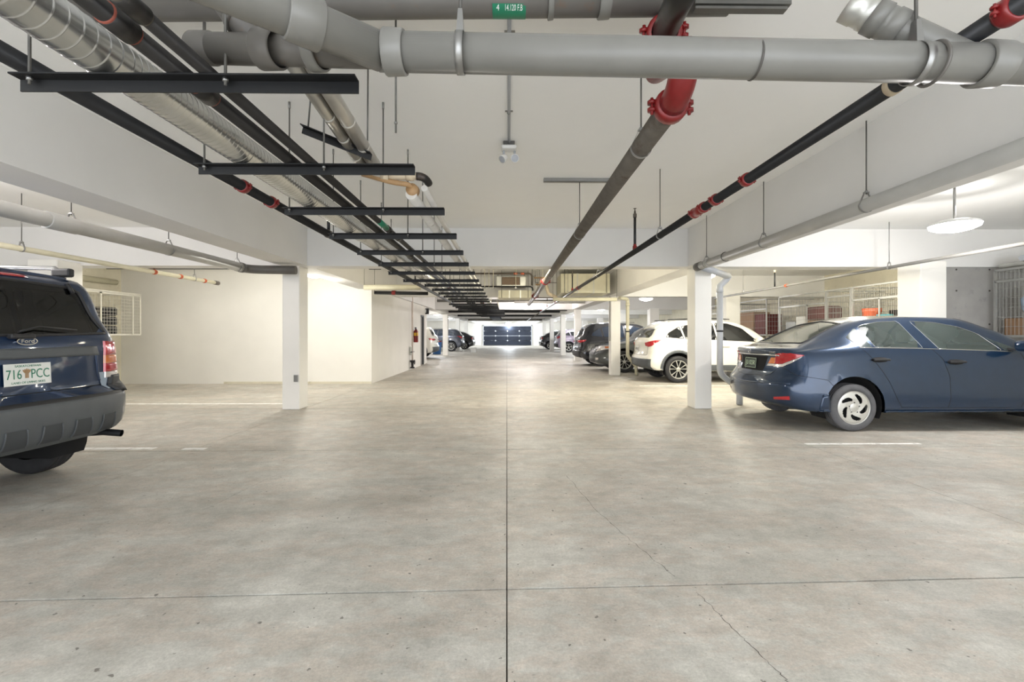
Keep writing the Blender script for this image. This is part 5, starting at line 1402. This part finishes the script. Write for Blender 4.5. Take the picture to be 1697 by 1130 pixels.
# further cages down the right wall
for k, (a, b) in enumerate(((15.0, 17.6), (17.8, 20.6))):
    cage('wire cage with boxes above the %s car bay down the right wall' % ('charcoal' if k == 0 else 'black'), 1, XF, XW-.02, a, b, 1.29, 2.48, 2.16, None, True, grid=.09)
crate('cardboard_box', 'reddish brown box in the cage behind the charcoal crossover', 'box', XF+.1, XF+.7, 15.3, 15.9, 1.295, 2.0, 'maroon')
crate('cardboard_box', 'large tan box in the cage behind the charcoal crossover', 'box', XF+.1, XF+.7, 16.0, 17.2, 1.295, 2.1, 'tan')
crate('storage_box', 'white box in the cage above the black crossover', 'box', XF+.1, XF+.7, 18.2, 19.0, 1.295, 1.9, 'lampcase')
# left cage
cage('white wire cage with stacked tyres on the left wall', -1, -9.15, -10.18, 9.9, 11.45, 1.31, 2.30, 2.27, (10.3, 11.2), False, 'meshw', .075)
def tyre(label, x, y, z, R=.30, w=.2):
    t = MB().lathe((x, y, z), (0, 0, 1), [(0, R*.6), (0, R*.92), (w*.12, R), (w*.88, R), (w, R*.92), (w, R*.6), (w*.5, R*.56)], 30, True)
    tag(t.build('tyre', M['rubber']), label, 'tyre', 'stored tyres in the left cage')
for i, z in enumerate((1.315, 1.535, 1.755)): tyre(('lowest', 'middle', 'uppermost')[i]+' black tyre of the stack in the left wire cage', -9.6, 10.85, z)
crate('storage_box', 'green box in the left wire cage beside the tyres', 'box', -9.9, -9.3, 10.0, 10.45, 1.315, 1.72, 'greenb')
crate('cardboard_box', 'orange-brown box on the green one in the left wire cage', 'box', -9.8, -9.35, 10.02, 10.42, 1.725, 1.98, 'orng')

# ------------------------------------------------------------------ service equipment over the aisle in the second bay
t = empty('unit_heater', (.1, 13.6, 2.76), 'grey ceiling unit heater with brown grille over the aisle', 'heater')
x0, x1 = P(822, 465, 13.6).x, P(872, 465, 13.6).x
MB().box(x0, x1, 13.6, 14.2, 2.74, 3.06, .02).build('casing', M['galvm'], t)
for k in range(7): MB().box(x0+.18, x1-.2, 13.57, 13.6, 2.80+.032*k, 2.815+.032*k).build('louvre', M['tan'], t)
MB().box(x0+.16, x1-.18, 13.585, 13.6, 2.79, 3.03).build('grille_back', M['brown'], t)
for x in (x0+.05, x1-.05): MB().tube([(x, 13.9, 3.05), (x, 13.9, ZC-.003)], .008, 6).build('rod', M['zincd'], t)
def simple_pipe(name, label, pts, r, m, cat_='pipe', b=.1, fit=()):
    t = empty(name, tuple(Vector(pts[0])-Vector((0, 0, r))), label, cat_)
    MB().tube(bend(pts, b) if len(pts) > 2 else pts, r, 12).build('pipe', M[m], t)
    for q, dd_, mm in fit: coupling(t, q, dd_, r, .1, mm, False)
    for q in (pts[0], pts[-1]):
        if Vector(q).z > 1: MB().tube([q, (q[0], q[1], ZC-.003)], .006, 6).build('rod', M['zincd'], t)
    return t
simple_pipe('gas_pipe', 'thin brown gas pipe over the unit heater with a drop at its right end', [(-.95, 13.1, 3.06), (.72, 13.1, 3.06), (.72, 13.1, 2.72)], .025, 'brown', fit=(((.25, 13.1, 3.06), (1, 0, 0), 'orange'), ((.45, 13.1, 3.06), (1, 0, 0), 'orange')))
simple_pipe('gas_pipe', 'thin dark pipe running under the unit heater', [(-.75, 13.2, 2.70), (.75, 13.2, 2.70), (.75, 13.2, 2.58)], .022, 'black')
# galvanised box ducts, the bay's yellow light put into their cream colour
def duct(label, x0, x1, y0, y1, z0, z1, m='wrap', seams=3):
    t = empty('box_duct', ((x0+x1)/2, (y0+y1)/2, z0), label, 'duct')
    MB().box(x0, x1, y0, y1, z0, z1).build('casing', M[m], t)
    for k in range(1, seams+1):
        x = x0+(x1-x0)*k/(seams+1); MB().box(x-.012, x+.012, y0-.012, y1+.012, z0-.012, z1+.012).build('seam_flange', M['galvm'], t)
    for x in (x0+.1, x1-.1): MB().tube([(x, y0-.02, z0), (x, y0-.02, ZC-.003)], .008, 6).build('rod', M['zincd'], t)
    return t
duct('large pale box duct hanging over the right side of the aisle before the second beam', 1.55, 2.95, 13.0, 14.2, 2.50, 3.05, 'creampipe', 2)
duct('long low pale box duct under the unit heater', -.25, .72, 13.3, 14.25, 2.38, 2.60, 'creampipe', 2)
simple_pipe('pvc_pipe', 'horizontal cream pipe under the large box duct', [(1.3, 12.8, 2.30), (3.1, 12.8, 2.30)], .05, 'creampipe')
simple_pipe('pvc_pipe', 'short cream pipe crossing over the service room corner', [(-3.5, 11.2, 2.47), (-2.12, 11.2, 2.47)], .065, 'creampipe')
simple_pipe('sprinkler_branch', 'dark branch pipe with red coupling in front of the service room corner', [(-3.45, 11.9, 2.40), (-2.06, 11.9, 2.38)], .045, 'black', fit=(((-2.95, 11.9, 2.40), (1, 0, 0), 'red'),))
simple_pipe('vent_pipe', 'curved beige vent hose beside the fire main', [(.95, 13.2, 2.85), (1.15, 13.2, 2.72), (1.2, 13.2, 2.5), (1.45, 13.2, 2.38)], .05, 'cream', b=.04)
simple_pipe('valve_loop', 'small looped pipes with valves between the heater and the large duct', [(.8, 13.4, 2.98), (1.2, 13.4, 2.98), (1.2, 13.4, 2.78), (.85, 13.4, 2.78)], .025, 'amber')
for i, x in enumerate((-.62, -.50, -.38, .25, 1.0)):
    q = empty('hanger_rod', (x, 12.6, 2.6), 'thin pale rod hanging before the unit heater, %s from the left' % ordn[i].replace('nearest', 'first'), 'rod', 'pale rods in front of the unit heater')
    MB().tube([(x, 12.7, 2.62), (x, 12.7, ZC)], .008, 6).build('rod', M['creampipe'], q); MB().box(x-.03, x+.03, 12.67, 12.73, 2.60, 2.62).build('foot', M['zinc'], q)
simple_pipe('conduit', 'thin conduit bent down the side of the second right column', [(.9, 14.42, 2.95), (3.27, 14.42, 2.95), (3.27, 14.42, 1.1)], .014, 'zinc', b=.1)
for z, nm in ((1.32, 'lower'), (1.0, 'lowest')): pass
# pipes crossing the aisle further on
far = [(15.4, 2.95, -1.0, 3.1, .05, 'wrap'), (16.0, 2.60, -.2, 3.2, .03, 'brown'), (17.2, 2.9, -1, 3.2, .07, 'pvc'), (18.6, 2.62, .3, 3.2, .05, 'wrap'), (19.6, 2.75, -3.0, 2.6, .06, 'pvc'), (23.2, 2.8, -2.6, 3.2, .08, 'wrap'), (24.2, 2.60, -2.6, 3.2, .05, 'black'), (25.0, 2.75, -3.4, 3.1, .09, 'pvc'), (26.6, 2.62, -3.4, 3.1, .06, 'black'), (29.6, 2.72, -3.4, 3.1, .1, 'pvc'), (31.5, 2.60, -3.4, 3.1, .08, 'black'), (33.0, 2.72, -3.4, 3.1, .09, 'pvc'), (37.0, 2.6, -3.4, 3.1, .09, 'pvc'), (40.0, 2.55, -3.4, 3.1, .08, 'brown')]
for i, (y, z, a, b, r, m) in enumerate(far):
    simple_pipe('cross_pipe', '%s cross pipe, counted from the nearest, over the aisle beyond the second beam' % ordn[i].replace('nearest', 'first'), [(a, y, z), (b, y, z)], r, m)
# more trapeze bars and dark pipes further on, and a lower black bundle
for k in range(12):
    y = 14.95+.95*k
    if abs((y-22.38)) < .4: y -= .5
    t = empty('trapeze_hanger', (-1.1, y, ZT-.05), '%s black cross bar of the far pipe run past the second beam' % ordn[k].replace('nearest', 'first'), 'hanger', 'far trapeze bars')
    xa, xb = (-1.9, -.3) if k < 4 else (-1.45, -.1)
    angle_iron(t, (xa, y, ZT-.02), (xb, y, ZT-.02), 0)
    for xr in (xa+.05, xb-.3): MB().tube([(xr, y-.028, ZT-.03), (xr, y-.028, ZC)], .007, 6).build('rod', M['creampipe'], t)
for lab, x, m, r, y1 in (('dark wavy', -1.3, 'abs', .045, 27), ('black', -1.15, 'black', .04, 27), ('brown', -.85, 'brown', .05, 24), ('grey', -.6, 'foil', .05, 27)):
    t = empty('aisle_pipe', (x, 14.95, ZT), '%s pipe on the far cross bars over the left of the aisle' % lab, 'pipe')
    MB().tube([(x, 14.9+k*1.0, ZT+r+(.02 if k % 2 else 0)) for k in range(int(y1-14.9)+1)], r, 10).build('pipe', M[m], t)
    for yy in (15.6, 18.1, 22.4): MB().lathe((x, yy, ZT+r), (0, 1, 0), [(0, r), (0, r+.02), (.14, r+.02), (.14, r)], 12).build('coupling', M['red' if x == -.85 else m], t)
t = empty('cable_trough', (-.75, 30, 2.4), 'dark blue cable trough running towards the garage door', 'trough')
MB().box(-1.1, -.4, 28.6, 34.9, 2.36, 2.40).box(-1.1, -1.06, 28.6, 34.9, 2.36, 2.48).box(-.44, -.4, 28.6, 34.9, 2.36, 2.48).build('tray', mat('blue_black_steel', rgb(40, 50, 72), .5, .3), t)
for y in (29, 31, 33): MB().tube([(-1.08, y, 2.4), (-1.08, y, ZC-.003)], .012, 6).tube([(-.42, y, 2.4), (-.42, y, ZC-.003)], .012, 6).build('rod', M['zincd'], t)
t = empty('door_operator', (.1, 49, 2.35), 'black garage door opener with rail hanging before the far door', 'opener')
MB().box(-.25, .45, 48.9, 49.5, 2.32, 2.55, .03).build('motor_box', M['trim'], t); MB().box(.05, .15, 49.5, 51.35, 2.40, 2.46).build('rail', M['zincd'], t)
MB().tube([(.1, 49.2, 2.5), (.1, 49.2, ZC)], .02, 6).build('rod', M['zincd'], t)

# ------------------------------------------------------------------ service wall fittings
t = empty('fire_extinguisher', (-3.52, 17.55, 1.0), 'red fire extinguisher on the side of the white service room wall', 'extinguisher')
MB().lathe((-3.50, 17.55, 1.0), (0, 0, 1), [(0, .001), (0, .075), (.02, .085), (.42, .085), (.49, .04), (.52, .03), (.52, .001)], 18).build('cylinder', M['red'], t)
MB().box(-3.52, -3.48, 17.45, 17.6, 1.52, 1.58).build('valve', M['black'], t)
MB().tube([(-3.50, 17.48, 1.52), (-3.44, 17.40, 1.40), (-3.44, 17.42, 1.1)], .012, 8).build('hose', M['black'], t)
MB().lathe((-3.50, 17.55, 1.25), (0, 0, 1), [(0, .086), (.12, .086)], 18).build('label_band', M['yellow'], t)
MB().box(-3.60, -3.585, 17.5, 17.6, 1.2, 1.5).build('bracket', M['zinc'], t)
t = empty('standpipe', (-3.52, 16.9, 0), 'pale standpipe with black valve at the foot of the service room wall', 'pipe')
MB().tube([(-3.50, 16.9, .25), (-3.50, 16.9, ZC)], .03, 12).build('pipe', mat('pinkish_paint', rgb(205, 190, 180), .5), t)
MB().lathe((-3.50, 16.9, .05), (0, 0, 1), [(0, .001), (0, .08), (.05, .08), (.06, .045), (.2, .05), (.25, .09), (.3, .09), (.3, .03)], 14).build('valve_body', M['black'], t)
MB().ring((-3.42, 16.9, .28), (1, 0, 0), .08, .012, 16, 6).tube([(-3.50, 16.9, .28), (-3.42, 16.9, .28)], .012, 6).build('hand_wheel', M['black'], t)
MB().box(-3.59, -3.50, 16.78, 17.02, .55, .85, .01).build('gauge_box', M['galvm'], t)
MB().tube([(-3.50, 16.6, .66), (-3.48, 17.1, .66)], .016, 8).build('lever', M['black'], t)
t = empty('control_box', (-3.4, 20.8, 2.3), 'small black control box with white symbol on the corner above the service door', 'box')
MB().box(-3.74, -3.46, 20.12, 20.3, 2.20, 2.45, .01).build('case', M['trim'], t); MB().box(-3.62, -3.56, 20.11, 20.12, 2.25, 2.40).build('mark', M['signw'], t)
for z in (.35, 1.2):
    tag(MB().box(-3.74, -3.64, 20.24, 20.3, z, z+.18, .01).build('outlet_box', M['black']), 'small black box on the column beyond the service door, %s one' % ('lower' if z < 1 else 'upper'), 'box')
# things stored at the left beyond the column
t = empty('kick_scooter_bin', (-4.9, 29.6, 0), 'blue bin with red lid standing behind the third left column', 'bin')
MB().lathe((-4.55, 29.6, 0), (0, 0, 1), [(0, .001), (0, .26), (.75, .32), (.8, .34)], 16).build('body', M['blue'], t); MB().lathe((-4.55, 29.6, .8), (0, 0, 1), [(0, .35), (.06, .33), (.1, .001)], 16).build('lid', M['red'], t)
crate('paper_box', 'small white box on the floor beside the dark grey crossover', 'box', -2.55, -2.2, 32.4, 32.8, 0, .36, 'lampcase')
# left service wall: small switch and base scuff board
tag(MB().box(-5.9, -5.78, 12.13, 12.15, 1.55, 1.78, .004).build('switch_plate', M['lampcase']), 'pale switch plate on the service room wall just left of the first left column', 'switch')
o = MB().box(-7.5, -3.6, 12.135, 12.15, 0, .06).build('baseboard_service_room', M['concw']); o['kind'] = 'structure'
